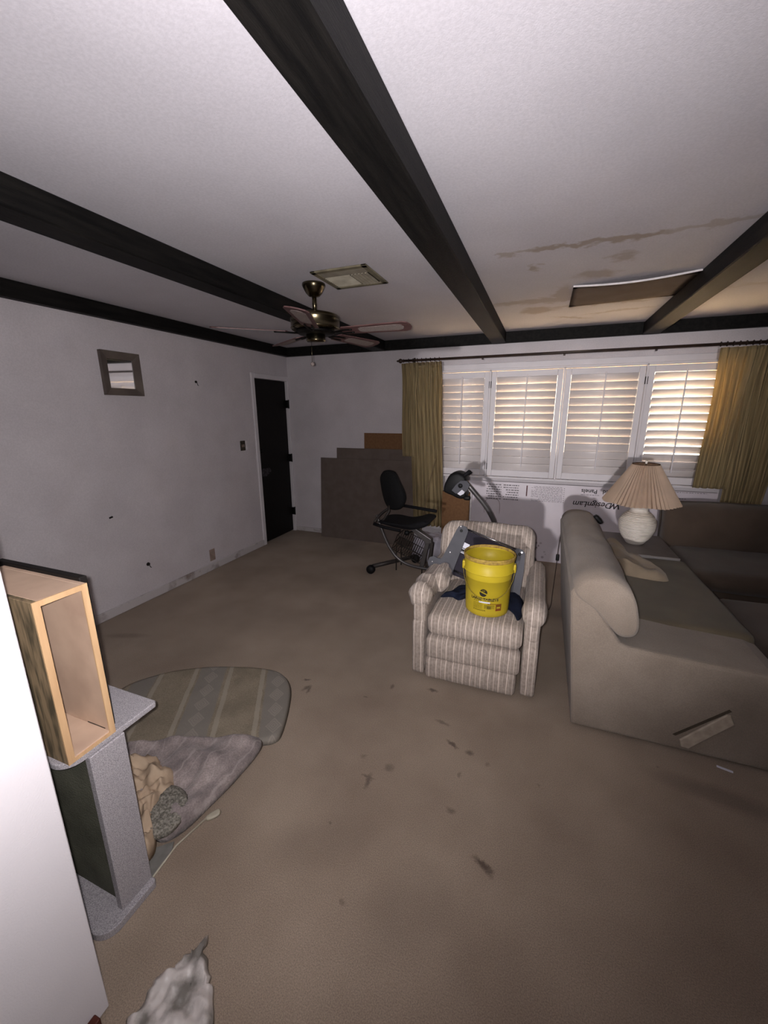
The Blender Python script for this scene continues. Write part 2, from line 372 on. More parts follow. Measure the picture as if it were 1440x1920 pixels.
louv_m = mat('white_louvre_paint', (0.86, 0.83, 0.82), (0.84, 0.81, 0.80), 5, 0.4, spec=0.4)
YS = YB-0.058
def shutter(x0, x1, tilt, zlow_closed, rodx, label, hinge_left):
    t = thing('shutter_panel', label, 'shutter', ((x0+x1)/2, YS, 0.92), 'plantation shutter panels across the window')
    st = 0.052; zb, zt = 0.923, 2.035; iz0, iz1 = 0.992, 1.972
    b = NB()
    bx(b, x0, x0+st, YS-0.014, YS+0.014, zb, zt, 0.003, 1); bx(b, x1-st, x1, YS-0.014, YS+0.014, zb, zt, 0.003, 1)
    bx(b, x0+st, x1-st, YS-0.014, YS+0.014, zb, iz0, 0.003, 1); bx(b, x0+st, x1-st, YS-0.014, YS+0.014, iz1, zt, 0.003, 1)
    add('panel_frame', b, white_m, t)
    b = NB(); n = 13; pitch = (iz1-iz0)/n; wd = 0.086
    for i in range(n):
        zc = iz0 + pitch*(i+0.5)
        a = math.radians(tilt if zc > zlow_closed else 9)
        # thin elliptical blade, top edge leaning into the room
        prof = []
        for j in range(12):
            th = 2*PI*j/12; u = wd/2*math.cos(th); v = 0.0048*math.sin(th)
            prof.append((YS - u*math.sin(a) + v*math.cos(a), zc + u*math.cos(a) + v*math.sin(a)))
        loft(b, [[(x, p[0], p[1]) for p in prof] for x in (x0+st+0.0015, x1-st-0.0015)])
    add('louvres', b, louv_m, t, True)
    b = NB(); xr = rodx; bx(b, xr-0.006, xr+0.006, YS-0.040-0.03*math.sin(math.radians(tilt)), YS-0.028-0.03*math.sin(math.radians(tilt)), 1.04, 1.99, 0.003, 2); add('tilt_rod', b, white_m, t)
    for z in (1.90, 1.03):
        b = NB(); xh = x0-0.002 if hinge_left else x1+0.002
        bx(b, xh-0.003, xh+0.003, YS-0.030, YS-0.013, z-0.035, z+0.035, 0.001, 1); add('hinge', b, hinge_m, t)
shutter(-1.163, -0.582, 13, 1.40, -0.868, 'white louvred shutter panel beside the left curtain, slats nearly shut', False)
shutter(-0.560, 0.141, 20, 1.20, -0.20, 'white louvred shutter panel, second from the left, above the exercise console', True)
shutter(0.163, 0.855, 17, 1.28, 0.52, 'white louvred shutter panel, third from the left, behind the lamp top', False)
shutter(0.877, 1.543, 36, 1.02, 1.172, 'white louvred shutter panel beside the right curtain, most open and brightest', True)
# outdoors
og = mat('outdoor_gravel', (0.78, 0.70, 0.58), (0.66, 0.58, 0.46), 4, 0.9)
b = NB(); bx(b, -12, 14, YB+T, 18, -0.25, -0.15); struct(add('ground_outside', b, og))

# ---------------------------------------------------------------- things on the walls and ceiling
nick = mat('antique_brass', (0.46, 0.42, 0.33), (0.36, 0.33, 0.26), 8, 0.26, metal=1.0)
blade_m = mat('rosewood_blade', (0.42, 0.31, 0.30), (0.34, 0.24, 0.235), 8, 0.5, stretch=(1, 8, 1))
cane_m = mat('cane_insert', (0.60, 0.55, 0.53), (0.52, 0.47, 0.45), 120, 0.7)
FX, FY = -1.446, 2.494
fan = thing('ceiling_fan', 'antique brass ceiling fan with five cane-inset wooden blades', 'ceiling fan', (FX, FY, ZC))
b = NB(); lathe(b, [(0.045, 0), (0.073, -0.001), (0.075, -0.012), (0.066, -0.030), (0.052, -0.055), (0.036, -0.072), (0.018, -0.078)], (FX, FY, ZC)); add('canopy', b, nick, fan, True)
b = NB(); sweep(b, [(FX, FY, 2.36), (FX, FY, 2.245)], 0.0145, 14); lathe(b, [(0.0, 0.025), (0.026, 0.022), (0.028, 0.0)], (FX, FY, 2.238), 18); add('downrod', b, nick, fan, True)
b = NB(); lathe(b, [(0.03, 0.012), (0.115, 0.006), (0.148, -0.004), (0.158, -0.014), (0.160, -0.030), (0.158, -0.034), (0.158, -0.078), (0.160, -0.082), (0.152, -0.092), (0.10, -0.096), (0.09, -0.100)], (FX, FY, 2.236), 48); mo = add('motor_housing', b, nick, fan, True)
b = NB(); lathe(b, [(0.125, 0.0), (0.130, -0.010), (0.11, -0.022), (0.045, -0.024)], (FX, FY, 2.140), 36)
add('blade_hub', b, hinge_m, fan, True)
b = NB(); lathe(b, [(0.045, 0.02), (0.062, 0.012), (0.062, -0.028), (0.064, -0.032), (0.058, -0.040), (0.0, -0.042)], (FX, FY, 2.112), 30); add('switch_housing', b, nick, fan, True)
for k in range(5):
    th = math.radians(3+72*k); R = Matrix.Rotation(th, 4, 'Z'); Pm = Matrix.Rotation(math.radians(-11), 4, 'X')
    M = Matrix.Translation((FX, FY, 2.128)) @ R @ Pm
    pts = [(0.20, -0.052), (0.60, -0.068), (0.630, -0.055), (0.645, -0.02), (0.645, 0.02), (0.630, 0.055), (0.60, 0.068), (0.20, 0.052), (0.185, 0.03), (0.185, -0.03)]
    b = NB(); prism(b, [M @ Vector((x, y, 0)) for x, y in pts], M.to_3x3() @ Vector((0, 0, 0.006))); bl = add('blade', b, blade_m, fan)
    ins = [(0.325, -0.034), (0.56, -0.042), (0.590, -0.030), (0.600, 0.0), (0.590, 0.030), (0.56, 0.042), (0.325, 0.034), (0.305, 0.02), (0.305, -0.02)]
    b = NB(); prism(b, [M @ Vector((x, y, -0.0012)) for x, y in ins], M.to_3x3() @ Vector((0, 0, 0.0012))); add('cane_panel', b, cane_m, bl)
    b = NB(); sweep(b, [M @ Vector(p) for p in smoothpts([(0.06, 0, 0.012), (0.11, 0.0, -0.004), (0.15, 0.012, -0.006), (0.20, 0.022, -0.004), (0.265, 0.022, -0.004)], 3)], 0.006, 8)
    sweep(b, [M @ Vector(p) for p in smoothpts([(0.06, 0, 0.012), (0.11, 0.0, -0.004), (0.15, -0.012, -0.006), (0.20, -0.022, -0.004), (0.265, -0.022, -0.004)], 3)], 0.006, 8)
    add('blade_bracket', b, hinge_m, bl, True)
b = NB(); px, py = FX-0.03, FY-0.01
sweep(b, [(px, py, 2.080), (px, py, 1.945)], 0.0016, 6); ch = add('pull_chain', b, nick, fan, True)
b = NB(); lathe(b, [(0, 0.014), (0.009, 0.011), (0.013, 0.0), (0.009, -0.010), (0, -0.013)], (px, py, 1.935), 14); add('pull_ball', b, cane_m, ch, True)
# ceiling vent
vent_m = mat('yellowed_vent_metal', (0.52, 0.49, 0.40), (0.40, 0.37, 0.30), 12, 0.6)
vent_l = mat('pale_vent_metal', (0.64, 0.61, 0.54), (0.55, 0.52, 0.46), 12, 0.5)
dark_m = mat('dark_duct', (0.13, 0.11, 0.09), (0.08, 0.07, 0.06), 10, 0.9)
vt = thing('ceiling_vent', 'square yellowed metal air vent in the ceiling above the fan', 'vent', (-1.17, 2.465, ZC))
vx0, vx1, vy0, vy1 = -1.350, -0.990, 2.285, 2.640
b = NB()
for (x0, x1, y0, y1) in ((vx0, vx1, vy0, vy0+0.035), (vx0, vx1, vy1-0.035, vy1), (vx0, vx0+0.035, vy0, vy1), (vx1-0.035, vx1, vy0, vy1)):
    bx(b, x0, x1, y0, y1, ZC-0.010, ZC, 0.003, 1)
add('vent_frame', b, vent_m, vt)
b = NB(); bx(b, vx0+0.03, vx1-0.03, vy0+0.03, vy1-0.03, ZC-0.002, ZC-0.0005); add('duct_back', b, dark_m, vt)
b = NB()
for k in range(9):
    y = vy0+0.125+k*0.021
    bx(b, vx0+0.035, vx1-0.16, y, y+0.012, ZC-0.009, ZC-0.002, 0, rot=Matrix.Rotation(math.radians(25), 3, 'X'))
for k in range(5):
    x = vx1-0.150+k*0.022
    bx(b, x, x+0.014, vy0+0.12, vy1-0.035, ZC-0.009, ZC-0.002, 0, rot=Matrix.Rotation(math.radians(-25), 3, 'Y'))
add('vent_slats', b, vent_l, vt)
b = NB(); bx(b, vx0+0.035, vx1-0.035, vy0+0.035, vy0+0.115, ZC-0.008, ZC-0.002, 0.002, 1); add('damper_plate', b, vent_l, vt)
# sagging drywall sheet
dw_m = mat('bare_drywall_paper', (0.60, 0.54, 0.49), (0.56, 0.50, 0.45), 6, 0.9)
core_m = mat('gypsum_core', (0.88, 0.86, 0.86), (0.82, 0.80, 0.80), 30, 0.9)
sh = thing('drywall_patch', 'sagging brown rectangle of loose drywall between two ceiling beams', 'drywall sheet', (0.45, 3.4, ZC))
def dz(u, v): return 0.012 + 0.018*math.sin(PI*min(1, u*1.0))*(1-v)
nU, nV = 14, 8; b = NB(); lo = []
for i in range(nU+1):
    row = []
    for j in range(nV+1):
        u, v = i/nU, j/nV; x = 0.105+u*0.677; y = 3.16-0.07*u+v*(0.56)
        row.append((x, y, ZC-0.001-dz(u, v)))
    lo.append(row)
V = [[b.verts.new(p) for p in r] for r in lo]
for i in range(nU):
    for j in range(nV): b.faces.new((V[i][j], V[i+1][j], V[i+1][j+1], V[i][j+1]))
bmesh.ops.solidify(b, geom=b.faces[:], thickness=0.003)
add('paper_face', b, dw_m, sh, True)
b = NB(); sweep(b, [(r[0][0], r[0][1]-0.003, r[0][2]+0.004) for r in lo], 0.006, 6); add('broken_edge', b, core_m, sh, label='white chalky broken edge')
# mirror
mir_m = bpy.data.materials.new('mirror_glass'); mir_m.use_nodes = True; q = mir_m.node_tree.nodes['Principled BSDF']; q.inputs['Metallic'].default_value = 1; q.inputs['Roughness'].default_value = 0.03; q.inputs['Base Color'].default_value = (0.8, 0.8, 0.8, 1)
frm_m = mat('mirror_frame_wood', (0.40, 0.36, 0.33), (0.34, 0.30, 0.28), 8, 0.4)
mt = thing('wall_mirror', 'small square mirror with a wide grey-brown frame on the left wall', 'mirror', (XL, 2.385, 1.92))
my0, my1, mz0, mz1 = 2.225, 2.545, 1.762, 2.090
b = NB(); fw = 0.055
def fr(y0, z0, y1, z1, yi0, zi0, yi1, zi1):
    prism(b, [(XL+0.034, y0, z0), (XL+0.034, y1, z1), (XL+0.014, yi1, zi1), (XL+0.014, yi0, zi0)], (-0.013, 0, 0))
fr(my0, mz0, my1, mz0, my0+fw, mz0+fw, my1-fw, mz0+fw); fr(my1, mz0, my1, mz1, my1-fw, mz0+fw, my1-fw, mz1-fw)
fr(my1, mz1, my0, mz1, my1-fw, mz1-fw, my0+fw, mz1-fw); fr(my0, mz1, my0, mz0, my0+fw, mz1-fw, my0+fw, mz0+fw)
bx(b, XL, XL+0.030, my0, my0+0.008, mz0, mz1); bx(b, XL, XL+0.030, my1-0.008, my1, mz0, mz1); bx(b, XL, XL+0.03, my0, my1, mz0, mz0+0.008); bx(b, XL, XL+0.03, my0, my1, mz1-0.008, mz1)
add('frame', b, frm_m, mt)
b = NB(); bx(b, XL+0.003, XL+0.008, my0+0.03, my1-0.03, mz0+0.03, mz1-0.03, rot=Matrix.Rotation(math.radians(0.6), 3, 'Y')); add('mirror_glass', b, mir_m, mt)
# small wall fittings
plate_m = mat('aged_plate', (0.62, 0.54, 0.50), (0.55, 0.47, 0.43), 20, 0.5)
grn_m = mat('yellow_green_plate', (0.50, 0.47, 0.38), (0.42, 0.39, 0.30), 20, 0.5)
o = thing('light_switch', 'two-gang light switch with dark plate beside the door', 'light switch', (XL, 3.74, 1.26))
b = NB(); bx(b, XL, XL+0.006, 3.685, 3.765, 1.205, 1.315, 0.002, 1); add('switch_plate', b, mat('dark_plate', (0.25, 0.22, 0.18), (0.18, 0.16, 0.13), 20, 0.5), o)
for y in (3.702, 3.728): 
    b = NB(); bx(b, XL+0.005, XL+0.016, y, y+0.010, 1.245, 1.275, 0.002, 1); add('toggle', b, plate_m, o)
b = NB(); bx(b, XL, XL+0.005, 3.770, 3.800, 1.21, 1.31, 0.002, 1); add('bare_plaster_strip', b, core_m, o)
o = thing('wall_outlet', 'brownish power outlet low on the left wall', 'outlet', (XL, 3.105, 0.16))
b = NB(); bx(b, XL, XL+0.006, 3.068, 3.142, 0.100, 0.225, 0.002, 1); add('cover_plate', b, plate_m, o)
for z in (0.135, 0.19):
    b = NB(); lathe(b, [(0.0, 0.0075), (0.015, 0.0075), (0.016, 0.005)], (XL, 3.105, z), 14, 'x'); add('socket', b, dw_m, o)
def nail(y, z, r, lab):
    o = thing('wall_hook', lab, 'hook', (XL, y, z)); b = NB()
    lathe(b, [(0, 0.010), (r, 0.008), (r*1.1, 0.0)], (XL, y, z), 12, 'x'); add('screw_head', b, dark_m, o)
    b = NB(); sweep(b, smoothpts([(XL+0.006, y, z), (XL+0.014, y+0.004, z-0.014), (XL+0.010, y+0.012, z-0.030), (XL+0.018, y+0.015, z-0.034)], 3), 0.003, 6); add('hook', b, dark_m, o)
nail(3.144, 1.915, 0.011, 'dark screw hook high on the left wall between mirror and door')
nail(2.368, 0.325, 0.015, 'dark screw hook low on the left wall above the baseboard')
b = NB(); sweep(b, [(XL, 2.10, 0.812), (XL+0.006, 2.125, 0.818)], 0.007, 8); tag(add('wall_nail', b, dark_m), 'small dark nail on the left wall below the mirror', 'nail')

# ---------------------------------------------------------------- curtain rod and curtains
rod_m = mat('dark_rod_wood', (0.24, 0.18, 0.15), (0.17, 0.13, 0.11), 8, 0.45)
rx0, rx1, ry, rz = -1.53, 2.05, 4.575, 2.182
rod = thing('curtain_rod', 'long dark curtain rod with knobbed finial above the window', 'curtain rod', (0.2, ry, rz))
b = NB(); sweep(b, [(rx0, ry, rz), (rx1, ry, rz)], 0.013, 14); add('pole', b, rod_m, rod, True)
for s, x in ((-1, rx0), (1, rx1)):
    b = NB(); lathe(b, [(0.012, 0), (0.020, s*0.006), (0.012, s*0.014), (0.016, s*0.024), (0.026, s*0.040), (0.020, s*0.058), (0.008, s*0.066), (0.012, s*0.078), (0.0, s*0.092)], (x, ry, rz), 16, 'x'); add('finial', b, rod_m, rod, True)
for x in (-1.44, 1.98):
    b = NB(); bx(b, x-0.008, x+0.008, ry, YB, rz-0.010, rz+0.008, 0.002, 1); bx(b, x-0.012, x+0.012, YB-0.006, YB, rz-0.04, rz+0.04, 0.002, 1); add('bracket', b, rod_m, rod)
for x in (-0.66, 0.13, 0.905):
    b = NB(); bx(b, x-0.009, x+0.009, ry-0.008, ry+0.008, rz-0.028, rz-0.010, 0.003, 1); add('traverse_glide', b, rod_m, rod)
for x0, x1 in ((-1.50, -1.10), (1.36, 1.95)):
    n = int((x1-x0)/0.045)
    for i in range(n):
        x = x0 + (i+0.5)*(x1-x0)/n
        b = NB(); sweep(b, [(x, ry+0.019*math.cos(a), rz+0.019*math.sin(a)) for a in [2*PI*k/14 for k in range(14)]], 0.003, 6, close=True); add('ring', b, rod_m, rod)
cur_m = mat('olive_gold_curtain', (0.82, 0.735, 0.56), (0.64, 0.57, 0.42), 2.5, 0.9, bump=0.3, bscale=120, stretch=(22, 22, 1.0), fac=(0.3, 0.7), spec=0.1, sheen=0.1)
def drape(xt0, xt1, xb0, xb1, z0, z1, y, folds, amp, seed, name, parent, sag=0.0, nseg=10, yb=None):
    rnd = random.Random(seed); nu = folds*nseg; nv = 26; b = NB(); G = []
    ph = [rnd.uniform(-0.5, 0.5) for _ in range(folds+2)]; am = [rnd.uniform(0.65, 1.25) for _ in range(folds+2)]
    for j in range(nv+1):
        v = j/nv; z = z1+(z0-z1)*v; row = []
        for i in range(nu+1):
            u = i/nu; k = min(int(u*folds), folds-1); f = u*folds
            e = math.sin(min(1, v*6)*PI/2)
            xx0 = xt0+(xb0-xt0)*v; xx1 = xt1+(xb1-xt1)*v
            x = xx0+(xx1-xx0)*u + 0.008*math.sin(5*v+ph[k]*6)*e
            A = amp*(am[k]*(1-(f-k))+am[k+1]*(f-k))*(0.75+0.35*v)
            yy = y + (0 if yb is None else (yb-y)*v) + A*math.sin(2*PI*f + ph[k]*0.0 + 0.8*math.sin(2.2*v+seed)) + 0.25*A*math.sin(4*PI*f+3*v)
            row.append(b.verts.new((x, yy, z + (sag*math.sin(PI*u) if j == nv else 0))))
        G.append(row)
    for j in range(nv):
        for i in range(nu): b.faces.new((G[j][i], G[j][i+1], G[j+1][i+1], G[j+1][i]))
    bmesh.ops.solidify(b, geom=b.faces[:], thickness=0.003)
    return add(name, b, cur_m, parent, True)
c1 = thing('curtain', 'olive gold pleated curtain hanging at the left end of the window', 'curtain', (-1.3, 4.56, 2.15), 'pinch-pleated curtains')
drape(-1.49, -1.09, -1.375, -1.00, 0.29, 2.155, 4.545, 8, 0.030, 3, 'long_curtain_panel', c1)
drape(-1.545, -1.36, -1.53, -1.375, 1.115, 2.150, 4.540, 3, 0.018, 5, 'short_curtain_panel', c1)
c2 = thing('curtain', 'olive gold pleated curtain hanging at the right end, behind the brown sofa', 'curtain', (1.6, 4.56, 2.15), 'pinch-pleated curtains')
drape(1.58, 2.00, 1.58, 1.86, 0.55, 2.155, 4.545, 8, 0.030, 8, 'long_curtain_panel', c2)
drape(1.375, 1.70, 1.355, 1.60, 0.915, 2.150, 4.535, 5, 0.020, 9, 'short_curtain_panel', c2)

# ---------------------------------------------------------------- boards leaning on the back wall
def board(name, x0, x1, z1, yb, yt, th, m, parent=None, z0=0.0):
    b = NB(); prism(b, [(x0, yb, z0), (x1, yb, z0), (x1, yt, z1), (x0, yt, z1)], (0, th, 0)); return add(name, b, m, parent)
cb_m = mat('brown_cardboard', (0.47, 0.345, 0.235), (0.43, 0.31, 0.21), 40, 0.9)
gb_m = mat('grey_brown_board', (0.40, 0.355, 0.33), (0.37, 0.325, 0.30), 10, 0.85, bump=0.1)
tag(board('cardboard_sheet', -2.08, -1.50, 1.372, 4.64, 4.672, 0.006, cb_m), 'brown cardboard sheet topmost behind the grey boards at the back wall', 'cardboard')
tag(board('grey_board', -2.455, -1.425, 1.182, 4.585, 4.640, 0.012, gb_m), 'taller dark grey board leaning on the back wall left of the curtain', 'board', 'dark boards against the back wall')
tag(board('grey_board', -2.680, -1.385, 1.052, 4.545, 4.615, 0.012, gb_m), 'lower and wider dark grey board in front of the taller one', 'board', 'dark boards against the back wall')
b = NB(); bx(b, -1.03, -0.715, 4.50, 4.545, 0, 0.735, 0.003, 1); o = tag(add('cardboard_carton', b, cb_m), 'flat brown cardboard carton standing between left curtain and white panel', 'cardboard')
b = NB(); bx(b, -1.00, -0.735, 4.478, 4.499, 0.0, 0.775, 0.002, 1); 
# (white sheet tucked behind the carton)
b.free(); b = NB(); bx(b, -1.02, -0.70, 4.55, 4.560, 0, 0.775, 0.001, 1); tag(add('white_sheet', b, core_m), 'white sheet standing just behind the brown carton under the console', 'panel')
# printed white wall panel
pan_m = mat('white_laminate_panel', (0.81, 0.775, 0.80), (0.78, 0.745, 0.77), 5, 0.35, spec=0.4)
pan_blobs = []
rnd = random.Random(4)
for k in range(14): pan_blobs.append((rnd.uniform(-0.1, 0.33)-0.41, rnd.uniform(0.03, 0.22), rnd.uniform(0.005, 0.013), rnd.uniform(0.005, 0.013), 0, rnd.uniform(.3, .8)))
blob_layer(pan_m, pan_blobs, (0.36, 0.27, 0.27), 0.5, 0.003, 90, plane='XZ')
pn = thing('printed_wallboard', 'wide white laminate panel with upside-down black printing below the window', 'panel', (0.41, 4.59, 0))
def py(z): return 4.572 + 0.045*z/0.86
b = NB(); prism(b, [(-0.76, py(0), 0.0), (1.585, py(0), 0.0), (1.585, py(0.86), 0.86), (-0.76, py(0.86), 0.86)], (0, 0.010, 0)); add('sheet', b, pan_m, pn)
ink = mat('black_ink', (0.15, 0.13, 0.14), (0.12, 0.10, 0.11), 10, 0.6)
redink = mat('red_ink', (0.36, 0.20, 0.21), (0.32, 0.17, 0.18), 10, 0.6)
grey_ink = mat('grey_ink', (0.33, 0.31, 0.32), (0.40, 0.38, 0.39), 60, 0.6)
def ptext(s, size, xr, z, m, shear=0.0, bold=0.0):
    """text upside down on the panel; xr = world x where the word starts (its right end in view), z = baseline height"""
    t = text_bm(s, size, 0.0004, shear, bold)
    for v in t.verts:
        x = xr - v.co.x; zz = z - v.co.y; v.co = Vector((x, py(zz)-0.0007 + v.co.z*0.5, zz))
    add('printed_text', t, m, pn)
ptext('W', 0.085, 0.80, 0.700, ink, 0.25, 0.002)
ptext('DesignLam', 0.083, 0.725, 0.700, ink, 0.25, 0.001)
ptext('Engineered', 0.060, 0.89, 0.829, ink, 0.0, 0.001)
ptext('Panels', 0.060, 0.572, 0.829, ink, 0.0, 0.001)
def lines(x0, x1, z0, z1, n, m, th=0.0045, name='printed_lines', gap=0.12, seed=1):
    rnd = random.Random(seed); b = NB()
    for i in range(n):
        z = z0 + (z1-z0)*(i+0.5)/n; x = x0 + (rnd.uniform(0, 0.25)*(x1-x0) if rnd.random() < 0.5 else 0)
        while x < x1:
            wl = rnd.uniform(0.008, 0.03); xe = min(x+wl, x1)
            bx(b, x, xe, py(z)-0.0010, py(z)-0.0002, z, z+th); x = xe + rnd.uniform(0.004, 0.010)
    add(name, b, m, pn)
lines(0.42, 0.60, 0.765, 0.775, 1, grey_ink, seed=2)
lines(0.33, 0.78, 0.662, 0.672, 1, redink, seed=3)
lines(-0.07, 0.245, 0.665, 0.835, 12, grey_ink, 0.004, seed=4); lines(0.255, 0.262, 0.66, 0.83, 8, ink, 0.006, seed=5)
lines(-0.55, -0.385, 0.650, 0.835, 7, grey_ink, 0.010, seed=6); lines(-0.365, -0.20, 0.650, 0.835, 7, grey_ink, 0.010, seed=7)
b = NB(); bx(b, -0.122, -0.110, py(0.74)-0.0012, py(0.74)+0.002, 0.640, 0.835); add('printed_bar', b, redink, pn)
lines(1.05, 1.50, 0.845, 0.852, 1, ink, seed=8); lines(1.05, 1.18, 0.815, 0.822, 1, grey_ink, seed=9); lines(1.10, 1.34, 0.782, 0.790, 1, ink, seed=10)
# faint water ring and mould spots on the panel
spot_m = mat('mould_spot', (0.40, 0.31, 0.31), (0.50, 0.42, 0.42), 80, 0.8)
b = NB(); sweep(b, [(-0.475+0.085*math.copysign(abs(math.cos(a))**.5, math.cos(a)), py(0.54)-0.0006, 0.54+0.125*math.copysign(abs(math.sin(a))**.6, math.sin(a))) for a in [2*PI*i/28 for i in range(28)]], 0.0022, 5, close=True); add('water_ring', b, spot_m, pn)

# long thin stick against the curtain
b = NB(); sweep(b, [(-1.115, 4.49, 1.105), (-1.175, 4.42, 0.80), (-1.26, 4.30, 0.02)], [0.005, 0.006, 0.007], 8); tag(add('wooden_stick', b, mat('pale_wood', (0.50, 0.42, 0.31), (0.42, 0.35, 0.25), 10, 0.7)), 'thin wooden stick leaning against the left curtain', 'stick')

# ---------------------------------------------------------------- recliner armchair
rec_m = mat('striped_recliner_fabric', (0.70, 0.645, 0.60), (0.585, 0.535, 0.495), 60, 0.92, bump=0.8, bscale=200, spec=0.08, sheen=0.15, fac=(0.3, 0.7))
stripe_layer(rec_m, 0, (0.90, 0.845, 0.80), [(0.04, 0.12, 0.9), (0.17, 0.21, 0.35), (0.34, 0.42, 0.55), (0.50, 0.53, 0.3), (0.60, 0.70, 0.8), (0.84, 0.88, 0.35)], 0.104, warp=0.008, amount=0.85)
rc = thing('recliner_armchair', 'beige striped recliner armchair carrying the yellow bucket', 'armchair', (-0.29, 2.7, 0))
X0, X1 = -0.572, -0.012
def lean(p, u):   # seat cushion slopes a little down towards the back
    return (p[0], p[1], p[2] - 0.03*max(0, (p[1]-2.3)))
b = NB(); soft(b, X0, X1, 2.165, 2.86, 0.285, 0.425, 0.045, (0.0, 0.02, 0.018), 0.006, 9, deform=lean, seed=2); add('seat', b, rec_m, rc, True)
b = NB(); soft(b, X0+0.004, X1-0.004, 2.135, 2.235, 0.148, 0.292, 0.028, (0.0, 0.012, 0), 0.004, 9, seed=3, cut=0.02); add('footrest_pad', b, rec_m, rc, True)
b = NB(); soft(b, X0+0.002, X1-0.02, 2.130, 2.225, 0.012, 0.156, 0.028, (0.0, 0.014, 0), 0.004, 9, seed=4, cut=0.02); add('footrest_pad', b, rec_m, rc, True)
def tiltback(p, u):
    return (p[0], p[1] + 0.20*(p[2]-0.35), p[2])
b = NB(); soft(b, -0.665, 0.015, 2.80, 2.97, 0.10, 0.805, 0.075, (0.0, 0.03, 0.015), 0.008, 7, deform=tiltback, seed=5); add('backrest', b, rec_m, rc, True)
b = NB(); soft(b, X0, X1, 2.76, 2.86, 0.40, 0.70, 0.045, (0, 0.03, 0.0), 0.008, 8, deform=tiltback, seed=8); add('back_cushion', b, rec_m, rc, True)
for s, (a0, a1) in ((-1, (-0.658, -0.577)), (1, (-0.008, 0.076))):
    b = NB(); soft(b, a0, a1, 2.165, 3.02, 0.02, 0.50, 0.018, (0.0, 0.006, 0), 0.003, 9, seed=6+s, cut=0.028); ar = add('arm', b, rec_m, rc, True)
    b = NB(); soft(b, a0+0.002, a1-0.002, 2.150, 2.19, 0.02 if s < 0 else 0.025, 0.385 if s < 0 else 0.335, 0.016, (0, 0.006, 0), 0.002, 9, cut=0.02); add('arm_front_panel', b, rec_m, ar, True)
    cx = (a0+a1)/2 + s*0.004
    rings = []; N_ = 22; M_ = 26
    for i in range(N_+1):
        v = i/N_; y = 2.150 + 0.87*v
        if s > 0:
            rr = 0.066 if v > 0.18 else 0.070; rr += 0.010*math.exp(-((v-0.16)/0.03)**2)
        else:
            rr = 0.064 + 0.022*math.exp(-((v-0.06)/0.05)**2) + 0.020*math.exp(-((v-0.24)/0.045)**2) - 0.010*math.exp(-((v-0.15)/0.02)**2)
        if i == 0: rr *= 0.55
        if i == 1: rr *= 0.93
        if i == N_: rr *= 0.6
        zc = 0.512 + (0.02 if s < 0 else 0.0) - 0.02*v
        if i == 0: y -= 0.004
        rings.append([(cx + rr*(0.92)*math.cos(2*PI*j/M_) + 0.006*mnoise.noise((j*0.7, v*9, s)), y + 0.006*math.sin(6*2*PI*j/M_)*(1 if s < 0 and v < .35 else .2), zc + rr*1.05*math.sin(2*PI*j/M_) + 0.010*mnoise.noise((j*0.5, v*12, s*3))) for j in range(M_)])
    b = NB(); loft(b, rings); add('arm_cover', b, rec_m, ar, True, label='bunched, wrinkled cover' if s < 0 else None)
    b = NB(); soft(b, cx-0.032, cx+0.030, 2.156, 2.20, 0.37, 0.50, 0.02, (0, 0.004, 0), 0.004, 12, cut=0.02); add('arm_neck', b, rec_m, ar, True)
b = NB()
soft(b, -0.600, -0.500, 2.36, 2.52, 0.490, 0.600, 0.045, (0.01, 0.01, 0.015), 0.016, 14, cut=0.015, seed=12)
soft(b, -0.612, -0.515, 2.52, 2.66, 0.480, 0.590, 0.045, (0.01, 0.01, 0.010), 0.014, 14, cut=0.015, seed=15)
add('rolled_arm_cover', b, rec_m, rc, True, label='bunched roll of the same striped cloth')
for x, y in ((-0.50, 2.24), (-0.08, 2.24), (-0.50, 2.9), (-0.08, 2.9)):
    b = NB(); lathe(b, [(0.022, 0.0), (0.025, 0.006), (0.020, 0.02)], (x, y, 0), 14); add('glide_foot', b, dark_m, rc, True)

# blue cloth on the seat
blue_m = mat('navy_cloth', (0.085, 0.115, 0.20), (0.05, 0.075, 0.14), 12, 0.9, bump=0.3, bscale=150)
b = NB()
heap(b, [(-0.545, 2.42), (-0.50, 2.52), (-0.42, 2.62), (-0.28, 2.66), (-0.12, 2.63), (-0.035, 2.56), (-0.025, 2.36), (-0.05, 2.27), (-0.085, 2.36), (-0.20, 2.46), (-0.36, 2.46), (-0.42, 2.40), (-0.47, 2.44)], 0.432, 0.040, 0.03, 9, centre=(-0.25, 2.56, 0), seed=3)
tag(add('navy_cloth', b, blue_m, None, True), 'crumpled navy blue cloth on the recliner seat under the bucket', 'cloth')

# flat folded machine part with grey end brackets leaning on the chair back
gp_m = mat('grey_plastic', (0.33, 0.33, 0.35), (0.30, 0.30, 0.32), 8, 0.6, spec=0.2)
dp_m = mat('dark_deck', (0.20, 0.19, 0.22), (0.17, 0.16, 0.19), 8, 0.85, spec=0.1)
chrome_m = mat('chrome_rail', (0.75, 0.75, 0.76), (0.70, 0.70, 0.71), 10, 0.25, metal=1.0)
rub_m = mat('black_rubber', (0.07, 0.07, 0.075), (0.045, 0.045, 0.05), 12, 0.6, spec=0.3)
bolt_m = mat('bright_bolt', (0.95, 0.95, 0.95), (0.92, 0.92, 0.92), 10, 0.2, metal=1.0)
dk = thing('exercise_platform', 'grey and charcoal exercise platform tilted against the recliner back behind the bucket', 'exercise equipment', (-0.30, 2.60, 0.43))
nrm = Vector((0, -1, 0.30)).normalized()
def dpt(x, z, off=0.0): return Vector((x, 2.60+(z-0.40)*0.30, z)) + nrm*off
